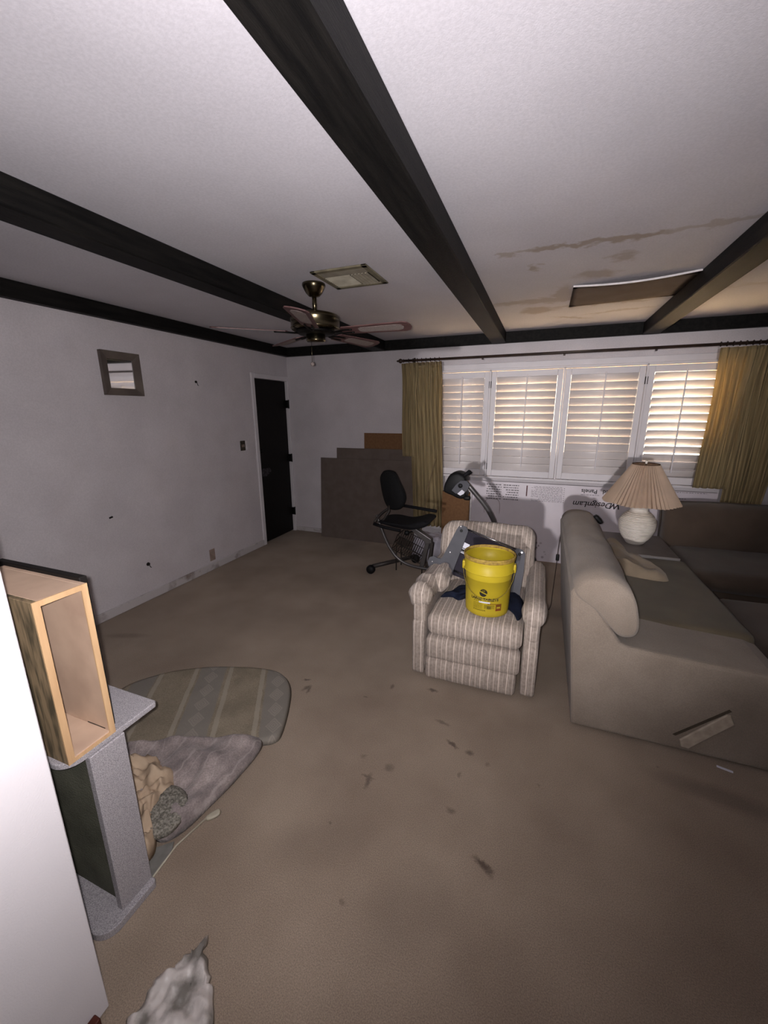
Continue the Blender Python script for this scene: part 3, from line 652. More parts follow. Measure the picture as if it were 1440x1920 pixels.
def dpoly(pts, o0, th, m, name, parent, bev=0.0, smooth=False):
    b = NB(); prism(b, [dpt(x, z, o0) for x, z in pts], nrm*th, bev); return add(name, b, m, parent, smooth)
dpoly([(-0.470, 0.825), (-0.06, 0.705), (-0.080, 0.415), (-0.30, 0.460), (-0.580, 0.530)], 0.0, 0.020, dp_m, 'deck_panel', dk)
lb = dpoly([(-0.507, 0.812), (-0.495, 0.836), (-0.470, 0.846), (-0.440, 0.838), (-0.425, 0.812), (-0.432, 0.785), (-0.512, 0.510), (-0.530, 0.482), (-0.570, 0.478), (-0.615, 0.490), (-0.650, 0.520), (-0.678, 0.548), (-0.690, 0.582), (-0.676, 0.612), (-0.650, 0.622), (-0.622, 0.612), (-0.598, 0.608), (-0.585, 0.625)], 0.020, 0.022, gp_m, 'end_bracket', dk)
rb = dpoly([(-0.112, 0.722), (-0.095, 0.735), (-0.062, 0.728), (-0.045, 0.705), (-0.044, 0.590), (-0.058, 0.430), (-0.072, 0.400), (-0.098, 0.388), (-0.122, 0.402), (-0.128, 0.430), (-0.112, 0.572), (-0.092, 0.690)], 0.020, 0.022, gp_m, 'end_bracket', dk)
for par, pts in ((lb, [(-0.472, 0.810), (-0.552, 0.520)]), (rb, [(-0.080, 0.698)])):
    for x, z in pts:
        b = NB(); c = dpt(x, z, 0.0425); sweep(b, [c-nrm*0.004, c+nrm*0.002], 0.011, 14); add('rubber_plug', b, rub_m, par)
for par, pts in ((lb, [(-0.478, 0.838), (-0.655, 0.585), (-0.640, 0.540), (-0.535, 0.660)]), (rb, [(-0.066, 0.712), (-0.098, 0.415)])):
    for x, z in pts:
        b = NB(); c = dpt(x, z, 0.042); sweep(b, [c, c+nrm*0.003], 0.0042, 10); add('bolt', b, bolt_m, par)
b = NB(); sweep(b, [dpt(-0.430, 0.822, 0.028), dpt(-0.100, 0.727, 0.028)], 0.007, 10); add('rail', b, chrome_m, dk, True)
b = NB(); sweep(b, [dpt(-0.520, 0.547, 0.028), dpt(-0.110, 0.432, 0.028)], 0.007, 10); add('rail', b, chrome_m, dk, True)
wl_m = mat('white_sticker', (0.86, 0.86, 0.90), (0.82, 0.82, 0.86), 10, 0.5)
lb_ = dpoly([(-0.452, 0.738), (-0.408, 0.723), (-0.420, 0.690), (-0.468, 0.704)], 0.0205, 0.001, wl_m, 'warning_label', dk)
for a, bb in ((0.000, 0.004), (0.0175, 0.0225), (0.026, 0.030)):
    dpoly([(-0.474-a*0.3, 0.700-a), (-0.424-a*0.3, 0.686-a), (-0.425-bb*0.3, 0.686-bb), (-0.475-bb*0.3, 0.700-bb)], 0.0205, 0.0012, wl_m, 'label_stripe', dk)
dpoly([(-0.479, 0.693), (-0.428, 0.679), (-0.431, 0.667), (-0.482, 0.681)], 0.0205, 0.0012, rub_m, 'label_stripe', dk)
dpoly([(-0.459, 0.741), (-0.453, 0.739), (-0.469, 0.706), (-0.474, 0.707)], 0.0205, 0.0012, wl_m, 'label_stripe', dk)

# yellow bucket
buck_m = mat('yellow_plastic', (0.76, 0.675, 0.17), (0.70, 0.615, 0.155), 5, 0.45, spec=0.3)
dirty_m = mat('grimy_yellow_rim', (0.70, 0.59, 0.27), (0.50, 0.40, 0.22), 60, 0.7, fac=(0.35, 0.7))
BC = (-0.238, 2.345, 0.443)
bk = thing('plastic_bucket', 'large yellow plastic pool-tablet bucket standing on the striped recliner seat', 'bucket', BC)
H = 0.362
b = NB(); lathe(b, [(0.0, 0.0), (0.118, 0.0), (0.126, 0.006), (0.128, 0.03), (0.138, 0.262), (0.148, 0.264), (0.1485, 0.272), (0.142, 0.276), (0.146, H-0.03), (0.146, H-0.006), (0.1435, H-0.006), (0.139, 0.27), (0.124, 0.012), (0.0, 0.010)], BC, 56); add('bucket_body', b, buck_m, bk, True)
b = NB(); prof = [(0.1435, H-0.024), (0.1485, H-0.024), (0.1505, H-0.018), (0.1490, H-0.013), (0.152, H-0.007), (0.1505, H+0.001), (0.1455, H+0.003), (0.1425, H-0.004)]
lathe(b, prof+[prof[0]], BC, 56, cap=False); add('rim', b, dirty_m, bk, True)
def on_b(ang, h, off=0.0):
    r = 0.128+(h-0.03)*(0.010/0.232) if h < 0.262 else 0.142
    return Vector((BC[0]+(r+off)*math.cos(ang), BC[1]+(r+off)*math.sin(ang), BC[2]+h))
for a in (PI+0.12, 0.06):
    b = NB(); c = on_b(a, 0.285, 0.004); soft(b, c.x-0.010, c.x+0.010, c.y-0.020, c.y+0.020, c.z-0.030, c.z+0.022, 0.006, cut=0.008); add('handle_lug', b, buck_m, bk, True)
b = NB(); pts = []
for i in range(21):
    t = i/20; a = PI+0.12 + (PI-0.06+0.0)*t
    hh = 0.285 - 0.165*math.sin(PI*t)**0.8
    pts.append(on_b(a, hh, 0.012 if 0 < i < 20 else 0.014))
sweep(b, pts, 0.0022, 7); add('wire_handle', b, mat('dull_wire', (0.62, 0.55, 0.25), (0.52, 0.46, 0.22), 20, 0.4, metal=0.4), bk, True)
A0 = -PI/2 - 0.02   # direction facing the camera side
def wrap(bmx, a_c, h_c, off=0.0009):
    for v in bmx.verts:
        r = 0.130; a = A0 + (a_c + v.co.x)/r; p = on_b(a, h_c+v.co.y, off + v.co.z*0.5); v.co = p
    return bmx
def dense(bmx, l=0.006):
    for _ in range(3):
        es = [e for e in bmx.edges if e.calc_length() > l*2]
        if not es: break
        bmesh.ops.subdivide_edges(bmx, edges=es, cuts=1)
    bmesh.ops.triangulate(bmx, faces=bmx.faces); return bmx
ink2 = mat('bucket_black_print', (0.10, 0.09, 0.08), (0.13, 0.12, 0.10), 10, 0.5)
brn2 = mat('bucket_brown_print', (0.48, 0.33, 0.12), (0.42, 0.24, 0.10), 30, 0.5)
red2 = mat('bucket_red_print', (0.52, 0.20, 0.10), (0.45, 0.16, 0.09), 30, 0.5)
olv2 = mat('bucket_olive_print', (0.45, 0.40, 0.14), (0.38, 0.33, 0.12), 60, 0.5)
t = text_bm('LARGE TABLETS', 0.0225, 0.0003, 0.0, 0.0009); wrap(dense(t), -0.080, 0.110); add('printed_text', t, ink2, bk)
def patch(x0, x1, z0, z1, m, name='printed_block', off=0.0009):
    b = NB(); n = max(1, int((x1-x0)/0.008)); 
    for i in range(n):
        xa = x0+(x1-x0)*i/n; xb = x0+(x1-x0)*(i+1)/n
        q = [on_b(A0+xx/0.130, zz, off) for xx, zz in ((xa, z0), (xb, z0), (xb, z1), (xa, z1))]
        b.faces.new([b.verts.new(p) for p in q])
    bmesh.ops.remove_doubles(b, verts=b.verts, dist=1e-5); bmesh.ops.solidify(b, geom=b.faces[:], thickness=-0.0003)
    return add(name, b, m, bk)
def bl(x0, x1, z0, z1, n, m, seed=1, th=0.0022):
    rnd = random.Random(seed); b = NB()
    for i in range(n):
        z = z0+(z1-z0)*(i+0.5)/n; x = x0
        while x < x1:
            xe = min(x1, x+rnd.uniform(0.004, 0.012)); q = [on_b(A0+xx/0.130, zz, 0.0013) for xx, zz in ((x, z), (xe, z), (xe, z+th), (x, z+th))]
            b.faces.new([b.verts.new(p) for p in q]); x = xe+rnd.uniform(0.001, 0.003)
    bmesh.ops.solidify(b, geom=b.faces[:], thickness=-0.0003); add('printed_lines', b, m, bk)
# round black badge split by a yellow band
def badge(sgn):
    b = NB(); R0 = 0.0205; pts = []
    for i in range(19):
        a = PI*i/18; pts.append((R0*math.cos(a), R0*math.sin(a)*sgn))
    base = [(x, z) for x, z in pts if True]
    f = []
    for x, z in base:
        zz = z + sgn*0.0035; rot = -0.35
        xr = x*math.cos(rot)-zz*math.sin(rot); zr = x*math.sin(rot)+zz*math.cos(rot)
        f.append(b.verts.new(on_b(A0+(-0.006+xr)/0.130, 0.158+zr, 0.0009)))
    b.faces.new(f if sgn > 0 else f[::-1]); bmesh.ops.triangulate(b, faces=b.faces); bmesh.ops.solidify(b, geom=b.faces[:], thickness=-0.0004); return b
add('badge_half', badge(1), ink2, bk); add('badge_half', badge(-1), ink2, bk)
bl(-0.014, 0.004, 0.163, 0.175, 2, buck_m, 3, 0.003)
bl(-0.062, -0.018, 0.098, 0.104, 1, ink2, 5, 0.003); bl(0.02, 0.070, 0.084, 0.092, 1, red2, 6, 0.004)
patch(-0.030, 0.034, 0.094, 0.103, wl_m, 'paper_scrap')
bl(-0.064, -0.008, 0.052, 0.092, 6, olv2, 7, 0.0022); bl(-0.064, 0.010, 0.040, 0.049, 2, ink2, 8, 0.0022); bl(0.002, 0.060, 0.058, 0.083, 5, olv2, 9, 0.0024); patch(0.018, 0.040, 0.058, 0.076, olv2)
patch(0.068, 0.104, 0.046, 0.090, brn2); patch(0.068, 0.104, 0.046, 0.053, red2, off=0.0013); patch(0.074, 0.096, 0.062, 0.072, buck_m, off=0.0013)

# ---------------------------------------------------------------- sofa along the middle
sofa_m = mat('taupe_sofa_velvet', (0.60, 0.55, 0.50), (0.49, 0.44, 0.39), 2.6, 0.9, bump=0.6, bscale=160, spec=0.08, sheen=0.2, fac=(0.3, 0.7), detail=12, grain=0.09, gscale=230)
sf = thing('sofa', 'taupe velvet sofa with its end panel facing the camera, right of the recliner', 'sofa', (0.65, 2.8, 0))
def yprofile(prof, ys, shrink=0.012, m=sofa_m, name='', parent=None, seed=0, wob=0.004, topdrop=0.0):
    """loft a closed XZ outline along y with softened ends"""
    P = closedsmooth([(p[0], 0, p[1]) for p in prof], 4); c = sum(P, Vector((0, 0, 0)))/len(P); rings = []
    y0, y1 = ys; n = 22
    for i in range(n+1):
        v = i/n
        if i in (0, n): k = 1-shrink*5
        elif i in (1, n-1): k = 1-shrink*1.2
        else: k = 1
        y = y0+(y1-y0)*v
        if i == 1: y = y0+0.012
        if i == n-1: y = y1-0.012
        rings.append([((c.x+(p.x-c.x)*k + wob*mnoise.noise((p.x*6, y*5, p.z*6+seed))), y + 0*p.x, (c.z+(p.z-c.z)*k - topdrop*v + wob*mnoise.noise((p.x*6+9, y*5, p.z*6+seed)))) for p in P])
    b = NB(); loft(b, rings); return add(name, b, m, parent, True)
# base with end panel: tall back sloping down to the seat line
prof = [(0.262, 0.012), (0.235, 0.30), (0.190, 0.755), (0.205, 0.785), (0.232, 0.788), (0.255, 0.770), (0.435, 0.528), (0.47, 0.512), (1.03, 0.488), (1.085, 0.470), (1.10, 0.42), (1.10, 0.012)]
b = NB(); prism(b, [(x, 2.033, z) for x, z in prof], (0, 1.50, 0), 0.02); add('sofa_base', b, sofa_m, sf)
b = NB(); soft(b, 0.40, 1.095, 2.36, 3.52, 0.40, 0.512, 0.035, (0, 0, 0.012), 0.008, 5, seed=3, cut=0.035); add('seat_cushion', b, mat('worn_brown_seat_velvet', (0.40, 0.36, 0.29), (0.34, 0.30, 0.24), 3.2, 0.92, bump=0.4, bscale=200, spec=0.06, sheen=0.15), sf, True, label='darker brown seat cushion')  # shade over the seat is put into this darker velvet colour
# teardrop back bolster
yprofile([(0.200, 0.775), (0.235, 0.845), (0.315, 0.868), (0.395, 0.850), (0.458, 0.790), (0.488, 0.700), (0.492, 0.625), (0.470, 0.580), (0.415, 0.572), (0.365, 0.620), (0.290, 0.710)], (1.995, 3.56), 0.035, name='back_bolster', parent=sf, seed=2, wob=0.010, topdrop=0.015)
# a sewn-on patch with a dark slit above it on the end panel
def endpt(x, z, off): return Vector((x, 2.033-off, z))
b = NB(); prism(b, [endpt(0.735, 0.080, 0), endpt(0.745, 0.045, 0), endpt(0.775, 0.043, 0), endpt(0.925, 0.225, 0), endpt(0.905, 0.268, 0), endpt(0.89, 0.268, 0)], (0, -0.012, 0), 0.004)
ptc = mat('worn_patch', (0.70, 0.65, 0.59), (0.63, 0.58, 0.52), 30, 0.9, bump=0.3); add('sewn_patch', b, ptc, sf, label='lighter padded patch')
slit_m = mat('dark_slit', (0.30, 0.26, 0.22), (0.26, 0.23, 0.19), 20, 0.9)
b = NB(); prism(b, [endpt(0.705, 0.096, 0), endpt(0.718, 0.092, 0), endpt(0.908, 0.284, 0), endpt(0.898, 0.292, 0)], (0, -0.002, 0)); add('slit', b, slit_m, sf)
b = NB(); bx(b, 0.885, 0.945, 1.990, 2.002, 0.0, 0.004, 0.001, 1, rot=Matrix.Rotation(math.radians(-14), 3, 'Z')); tag(add('white_strip', b, wl_m), 'small white strip on the carpet at the foot of the sofa end', 'strip')
# black object on the far end of the sofa back
b = NB(); soft(b, 0.415, 0.49, 3.40, 3.46, 0.785, 0.815, 0.010, (0, 0, 0.004), 0.004, 20, cut=0.012)
bmesh.ops.rotate(b, cent=(0.455, 3.43, 0.80), matrix=Matrix.Rotation(math.radians(48), 3, 'Y'), verts=b.verts)
tag(add('black_pouch', b, rub_m, None, True), 'small black pouch lying on the far end of the sofa back', 'pouch')

# throw pillow, creased, standing between bolster and seat
pil_m = mat('tan_pillow_fabric', (0.55, 0.49, 0.41), (0.49, 0.43, 0.36), 7, 0.9, bump=0.35, bscale=160, sheen=0.2)
def ph(q, t, h):
    k = math.exp(-((q.x-0.56-0.10*(3.6-q.y)*0.3)/0.07)**2)
    return max(0.0, (h + 0.045*k + 0.012*math.sin(22*q.y+8*q.x))*min(1, (1-t)*9))
b = NB(); heap(b, [(0.505, 3.50), (0.545, 3.575), (0.625, 3.57), (0.685, 3.44), (0.740, 3.25), (0.830, 3.10), (0.870, 3.00), (0.815, 2.955), (0.700, 2.975), (0.590, 3.02), (0.515, 3.10), (0.500, 3.30)], 0.510, 0.080, 0.020, 8, edge=0.30, rings=24, hf=ph, seed=6)
tag(add('throw_pillow', b, pil_m, None, True), 'tan throw pillow slumped against the bolster on the taupe sofa seat', 'pillow')

# ---------------------------------------------------------------- second sofa and ottoman
dsofa_m = mat('brown_sofa_velvet', (0.35, 0.30, 0.26), (0.30, 0.25, 0.215), 3.2, 0.92, bump=0.4, bscale=200, spec=0.06, sheen=0.2)
s2 = thing('sofa', 'dark brown sofa along the window wall below the right curtain', 'sofa', (1.9, 4.0, 0))
b = NB(); bx(b, 1.13, 2.95, 3.46, 4.47, 0.02, 0.33, 0.03, 3); add('sofa_base', b, dsofa_m, s2)
b = NB(); soft(b, 1.12, 2.04, 3.42, 4.20, 0.31, 0.455, 0.05, (0, 0.01, 0.02), 0.008, 5, seed=4, cut=0.05); add('seat_cushion', b, dsofa_m, s2, True)
b = NB(); soft(b, 2.05, 2.95, 3.42, 4.20, 0.31, 0.455, 0.05, (0, 0.01, 0.02), 0.008, 5, seed=6, cut=0.05); add('seat_cushion', b, dsofa_m, s2, True)
def tb2(p, u): return (p[0], p[1]+0.22*(p[2]-0.45), p[2])
b = NB(); soft(b, 1.095, 2.95, 4.28, 4.42, 0.30, 0.80, 0.05, (0, 0.0, 0.01), 0.008, 4, seed=5, cut=0.06, deform=tb2); add('sofa_back', b, dsofa_m, s2, True)
b = NB(); soft(b, 1.08, 2.03, 4.10, 4.29, 0.42, 0.815, 0.06, (0, 0.03, 0.01), 0.010, 5, seed=7, cut=0.05, deform=tb2); add('back_cushion', b, dsofa_m, s2, True)
b = NB(); soft(b, 2.04, 2.95, 4.10, 4.29, 0.42, 0.815, 0.06, (0, 0.03, 0.01), 0.010, 5, seed=8, cut=0.05, deform=tb2); add('back_cushion', b, dsofa_m, s2, True)
ot = thing('ottoman', 'dark brown upholstered ottoman in front of the brown sofa', 'ottoman', (1.75, 2.85, 0))
b = NB(); soft(b, 1.17, 2.20, 2.42, 3.16, 0.26, 0.405, 0.05, (0, 0, 0.02), 0.008, 5, seed=9, cut=0.05); add('cushion_top', b, dsofa_m, ot, True)
b = NB(); bx(b, 1.19, 2.18, 2.44, 3.14, 0.02, 0.28, 0.025, 3); add('ottoman_base', b, dsofa_m, ot)

# ---------------------------------------------------------------- side table and lamp
tab_m = mat('grey_side_table', (0.47, 0.44, 0.43), (0.43, 0.40, 0.39), 9, 0.45, spec=0.4)
edge_m = mat('pale_table_edge', (0.74, 0.72, 0.71), (0.70, 0.68, 0.67), 9, 0.4)
tb = thing('side_table', 'grey square side table holding the white ribbed lamp', 'side table', (0.83, 3.92, 0))
b = NB(); bx(b, 0.585, 1.075, 3.60, 4.22, 0.476, 0.500, 0.004, 2); add('tabletop', b, tab_m, tb)
b = NB(); bx(b, 0.582, 1.078, 3.593, 3.601, 0.478, 0.499, 0.002, 1); add('edge_band', b, edge_m, tb)
b = NB(); bx(b, 0.60, 0.885, 3.63, 3.65, 0, 0.476, 0.002, 1); bx(b, 0.60, 0.62, 3.65, 4.19, 0, 0.476, 0.002, 1); bx(b, 1.04, 1.06, 3.65, 4.19, 0, 0.476, 0.002, 1); bx(b, 0.60, 1.06, 4.17, 4.19, 0, 0.476, 0.002, 1); add('side_panel', b, edge_m, tb)
b = NB(); bx(b, 0.62, 1.04, 3.65, 4.17, 0.20, 0.22, 0.002, 1); add('shelf', b, tab_m, tb)
cer_m = mat('white_ribbed_ceramic', (0.90, 0.87, 0.83), (0.86, 0.83, 0.79), 20, 0.5, spec=0.4)
shade_m = mat('cream_pleated_shade', (0.90, 0.81, 0.72), (0.86, 0.77, 0.68), 8, 0.85)
LC = (0.822, 3.92, 0.50)
lp = thing('table_lamp', 'white ribbed ceramic table lamp with a pleated cream cone shade', 'lamp', LC)
prof = []
key = [(0.060, 0.000), (0.068, 0.004), (0.085, 0.030), (0.112, 0.075), (0.132, 0.125), (0.139, 0.165), (0.136, 0.200), (0.122, 0.235), (0.100, 0.262), (0.082, 0.280), (0.070, 0.292), (0.066, 0.305), (0.070, 0.318), (0.083, 0.324), (0.084, 0.334), (0.074, 0.338), (0.0, 0.339)]
kp = smoothpts([(r, h, 0) for r, h in key], 8)
for i, p in enumerate(kp):
    rib = 0.0046*math.cos(2*PI*p.y/0.0125) if 0.03 < p.y < 0.285 else 0
    if p.y > 0.20 and p.y < 0.285: rib *= 1.6
    prof.append((max(0.0, p.x+rib), p.y))
prof2 = []
for a, c in zip(prof, prof[1:]):
    for k in range(3):
        t_ = k/3; prof2.append((a[0]+(c[0]-a[0])*t_, a[1]+(c[1]-a[1])*t_))
prof2.append(prof[-1])
b = NB(); lathe(b, prof2, LC, 48); add('lamp_base', b, cer_m, lp, True)
b = NB(); sweep(b, [(LC[0], LC[1], 0.835), (LC[0], LC[1], 1.205)], 0.006, 8); add('lamp_stem', b, nick, lp, True)
b = NB(); z0, z1, r0, r1 = 0.868, 1.188, 0.285, 0.098; n = 104; A = []; B_ = []; sag = []
for j in range(n):
    a = 2*PI*j/n; pl = 1 if j % 2 else -1
    A.append((LC[0]+(r0+0.0085*pl)*math.cos(a), LC[1]+(r0+0.0085*pl)*math.sin(a), z0+0.004*math.sin(a*7)))
    B_.append((LC[0]+(r1+0.003*pl)*math.cos(a), LC[1]+(r1+0.003*pl)*math.sin(a), z1))
va = [b.verts.new(p) for p in A]; vb = [b.verts.new(p) for p in B_]
for j in range(n): b.faces.new((va[j], va[(j+1) % n], vb[(j+1) % n], vb[j]))
bmesh.ops.solidify(b, geom=b.faces[:], thickness=0.0015); add('lamp_shade', b, shade_m, lp)
bt = mat('brown_shade_tape', (0.38, 0.27, 0.19), (0.33, 0.23, 0.16), 20, 0.8)
b = NB(); sweep(b, [(LC[0]+r1*math.cos(2*PI*j/32), LC[1]+r1*math.sin(2*PI*j/32), z1+0.002) for j in range(32)], 0.004, 6, close=True)
for a in (0.4, 0.4+2*PI/3, 0.4+4*PI/3): sweep(b, [(LC[0], LC[1], z1+0.001), (LC[0]+r1*math.cos(a), LC[1]+r1*math.sin(a), z1+0.001)], 0.002, 5)
add('shade_ring', b, bt, lp)
b = NB(); lathe(b, [(0.0, 0.030), (0.010, 0.024), (0.012, 0.014), (0.007, 0.006), (0.010, 0.0)], (LC[0], LC[1], 1.192), 14); add('finial', b, cer_m, lp, True)
b = NB(); lathe(b, [(0.03, 0), (0.034, 0.006), (0.026, 0.012)], (LC[0], LC[1], 0.838), 20); add('neck_cap', b, bt, lp, True)
# power cord beside the sofa
cord_m = mat('brown_cord', (0.20, 0.15, 0.13), (0.15, 0.11, 0.10), 10, 0.6)
cr_ = thing('power_cord', 'thin brown cord with an inline switch hanging at the back of the taupe sofa', 'cord', (0.21, 3.58, 0))
b = NB(); sweep(b, smoothpts([(0.30, 3.60, 0.80), (0.225, 3.61, 0.70), (0.205, 3.62, 0.50), (0.200, 3.60, 0.30), (0.19, 3.55, 0.08), (0.185, 3.49, 0.006), (0.165, 3.37, 0.005)], 6), 0.0035, 6); add('cable', b, cord_m, cr_, True)
b = NB(); soft(b, 0.190, 0.218, 3.607, 3.622, 0.36, 0.42, 0.005, cut=0.01); add('inline_switch', b, rub_m, cr_, True)

# ---------------------------------------------------------------- exercise machines
grm = mat('grey_metal_tube', (0.46, 0.45, 0.45), (0.40, 0.39, 0.39), 10, 0.35, metal=0.7)
dgm = mat('dark_painted_steel', (0.27, 0.25, 0.24), (0.23, 0.21, 0.20), 10, 0.45, metal=0.3)
mesh_m = mat('black_seat_mesh', (0.055, 0.055, 0.06), (0.035, 0.035, 0.04), 60, 0.85)
blk_m = mat('black_foam', (0.065, 0.06, 0.075), (0.045, 0.04, 0.055), 30, 0.8)
# elliptical trainer behind the recliner: mast with console
el = thing('elliptical_trainer', 'grey exercise machine mast with a black console rising behind the recliner', 'exercise machine', (-0.40, 3.6, 0))
b = NB(); sweep(b, smoothpts([(-0.600, 3.50, 1.030), (-0.545, 3.50, 0.970), (-0.43, 3.52, 0.835), (-0.368, 3.54, 0.735), (-0.335, 3.57, 0.64), (-0.322, 3.62, 0.45), (-0.318, 3.66, 0.10)], 6), 0.022, 16); add('mast', b, grm, el, True)
b = NB(); bx(b, -0.50, -0.02, 3.61, 3.71, 0.03, 0.10, 0.015, 2); bx(b, -0.36, -0.28, 3.34, 3.98, 0.0, 0.05, 0.012, 2); add('base_frame', b, dgm, el)
b = NB(); soft(b, -0.20, 0.04, 3.60, 3.72, 0.08, 0.36, 0.05, (0.0, 0.01, 0.02), cut=0.03); add('flywheel_housing', b, gp_m, el, True)
# console: rounded head seen from its side
hd = [(-0.770, 1.000), (-0.775, 0.945), (-0.745, 0.925), (-0.70, 0.910), (-0.655, 0.890), (-0.610, 0.885), (-0.575, 0.905), (-0.590, 0.950), (-0.60, 1.00), (-0.580, 1.040), (-0.590, 1.080), (-0.625, 1.105), (-0.665, 1.115), (-0.715, 1.100), (-0.745, 1.060)]
P = closedsmooth([(x, 0, z) for x, z in hd], 4); cc = sum(P, Vector())/len(P); rings = []
for y, k in ((3.42, 0.80), (3.428, 0.93), (3.445, 1.0), (3.53, 1.0), (3.60, 0.97), (3.612, 0.85)): rings.append([(cc.x+(p.x-cc.x)*k, y, cc.z+(p.z-cc.z)*k) for p in P])
b = NB(); loft(b, rings); hd_o = add('console', b, rub_m, el, True)
b = NB(); prism(b, [(x, 3.420, z) for x, z in ((-0.665, 1.012), (-0.625, 1.050), (-0.570, 1.050), (-0.545, 1.020), (-0.560, 0.975), (-0.600, 0.930), (-0.665, 0.935), (-0.700, 0.960))], (0, -0.012, 0), 0.003); sp_ = add('side_cover', b, gp_m, hd_o)
b = NB(); lathe(b, [(0.0, -0.018), (0.018, -0.018), (0.020, -0.012)], (-0.625, 3.42, 1.005), 18, 'y'); add('pivot_cap', b, rub_m, hd_o, True)
b = NB(); prism(b, [(-0.648, 3.407, 0.935), (-0.610, 3.407, 0.972), (-0.585, 3.407, 0.955), (-0.592, 3.407, 0.938), (-0.622, 3.407, 0.920)], (0, -0.002, 0)); add('paper_tag', b, wl_m, hd_o)
b = NB(); sweep(b, [(-0.640, 3.46, 1.070), (-0.600, 3.455, 1.090), (-0.555, 3.445, 1.128)], 0.017, 12); sweep(b, [(-0.640, 3.58, 1.060), (-0.600, 3.60, 1.075), (-0.575, 3.62, 1.10)], 0.017, 12); add('handlebar', b, blk_m, el, True)
b = NB(); soft(b, -0.60, -0.54, 3.43, 3.47, 0.875, 0.915, 0.015, cut=0.012); add('clamp_knob', b, rub_m, el, True)

# recumbent bike in front of the dark boards
bike = thing('recumbent_exercise_bike', 'grey recumbent exercise bike with black mesh seat facing right, before the dark boards', 'exercise machine', (-1.15, 3.75, 0))
P = closedsmooth([(x, 0, z) for x, z in [(-1.505, 0.985), (-1.47, 1.045), (-1.40, 1.058), (-1.345, 1.035), (-1.295, 0.94), (-1.248, 0.845), (-1.235, 0.765), (-1.265, 0.685), (-1.330, 0.650), (-1.405, 0.655), (-1.455, 0.72), (-1.485, 0.82), (-1.500, 0.91)]], 4)
c_ = sum(P, Vector())/len(P); rings = []
for dy, k in ((0, 0.85), (0.012, 0.97), (0.035, 1.0), (0.06, 0.97), (0.072, 0.85)):
    rings.append([(c_.x+(p.x-c_.x)*k, 3.735+dy + 0.5*(1.05-p.z)*0.05, c_.z+(p.z-c_.z)*k) for p in P])
b = NB(); loft(b, rings); add('seat_back', b, mesh_m, bike, True)
b = NB(); P = [(-1.485, 0.545), (-1.40, 0.520), (-1.20, 0.495), (-1.05, 0.515), (-0.965, 0.560), (-0.955, 0.590), (-1.02, 0.600), (-1.10, 0.570), (-1.22, 0.545), (-1.40, 0.560)]
yprofile(P, (3.62, 3.95), 0.03, m=blk_m, name='seat', parent=bike, wob=0.003)
b.free()
b = NB(); sweep(b, [(-1.30, 3.90, 0.672), (-1.00, 3.90, 0.645), (-0.945, 3.90, 0.640)], 0.016, 10); add('handle_grip', b, blk_m, bike, True)
b = NB(); sweep(b, [(-1.50, 3.56, 0.545), (-1.40, 3.56, 0.522), (-1.22, 3.56, 0.500)], 0.016, 10); add('handle_grip', b, blk_m, bike, True)
b = NB(); sweep(b, smoothpts([(-1.515, 3.62, 0.545), (-1.47, 3.70, 0.62), (-1.40, 3.78, 0.67), (-1.34, 3.86, 0.675)], 4), 0.013, 8); sweep(b, [(-1.455, 3.66, 0.53), (-1.40, 3.74, 0.64), (-1.41, 3.75, 0.70)], 0.012, 8); add('handle_frame', b, dgm, bike, True)
b = NB(); sweep(b, smoothpts([(-1.520, 3.70, 0.600), (-1.495, 3.70, 0.52), (-1.44, 3.70, 0.38), (-1.385, 3.70, 0.27), (-1.30, 3.70, 0.165), (-1.18, 3.70, 0.105), (-1.00, 3.70, 0.085), (-0.78, 3.72, 0.075)], 6), 0.015, 12); add('curved_frame', b, grm, bike, True)
b = NB(); sweep(b, [(-1.53, 3.60, 0.075), (-1.22, 4.02, 0.075)], 0.022, 12); st_ = add('rear_stabilizer', b, dgm, bike, True)
for p in ((-1.545, 3.58), (-1.205, 4.04)):
    b = NB(); lathe(b, [(0.0, -0.035), (0.035, -0.032), (0.046, -0.015), (0.046, 0.015), (0.035, 0.032), (0.0, 0.035)], (p[0], p[1], 0.047), 20, 'y'); add('end_cap', b, rub_m, st_, True)
b = NB(); prism(b, [(-1.160, 3.70, 0.475), (-1.125, 3.70, 0.505), (-0.945, 3.70, 0.400), (-0.940, 3.70, 0.360), (-0.985, 3.70, 0.345)], (0, 0.07, 0), 0.006); add('seat_rail', b, grm, bike)
b = NB(); prism(b, [(-1.010, 3.71, 0.36), (-0.965, 3.71, 0.36), (-1.02, 3.71, 0.09), (-1.065, 3.71, 0.09)], (0, 0.05, 0), 0.005); add('support_post', b, grm, bike)
b = NB(); prism(b, [(-0.955, 3.71, 0.36), (-0.925, 3.71, 0.36), (-0.95, 3.71, 0.09), (-0.99, 3.71, 0.09)], (0, 0.05, 0), 0.005); add('support_post', b, dgm, bike)
b = NB(); lathe(b, [(0.0, -0.02), (0.022, -0.018), (0.026, 0), (0.022, 0.018), (0.0, 0.02)], (-1.185, 3.66, 0.455), 16, 'y'); sweep(b, [(-1.185, 3.66, 0.455), (-1.13, 3.72, 0.46)], 0.008, 8); add('adjuster_knob', b, rub_m, bike, True)
b = NB(); bx(b, -0.84, -0.76, 3.68, 3.78, 0, 0.40, 0.02, 2); bx(b, -0.98, -0.74, 3.70, 3.76, 0.03, 0.09, 0.01, 2); add('front_frame', b, dgm, bike)
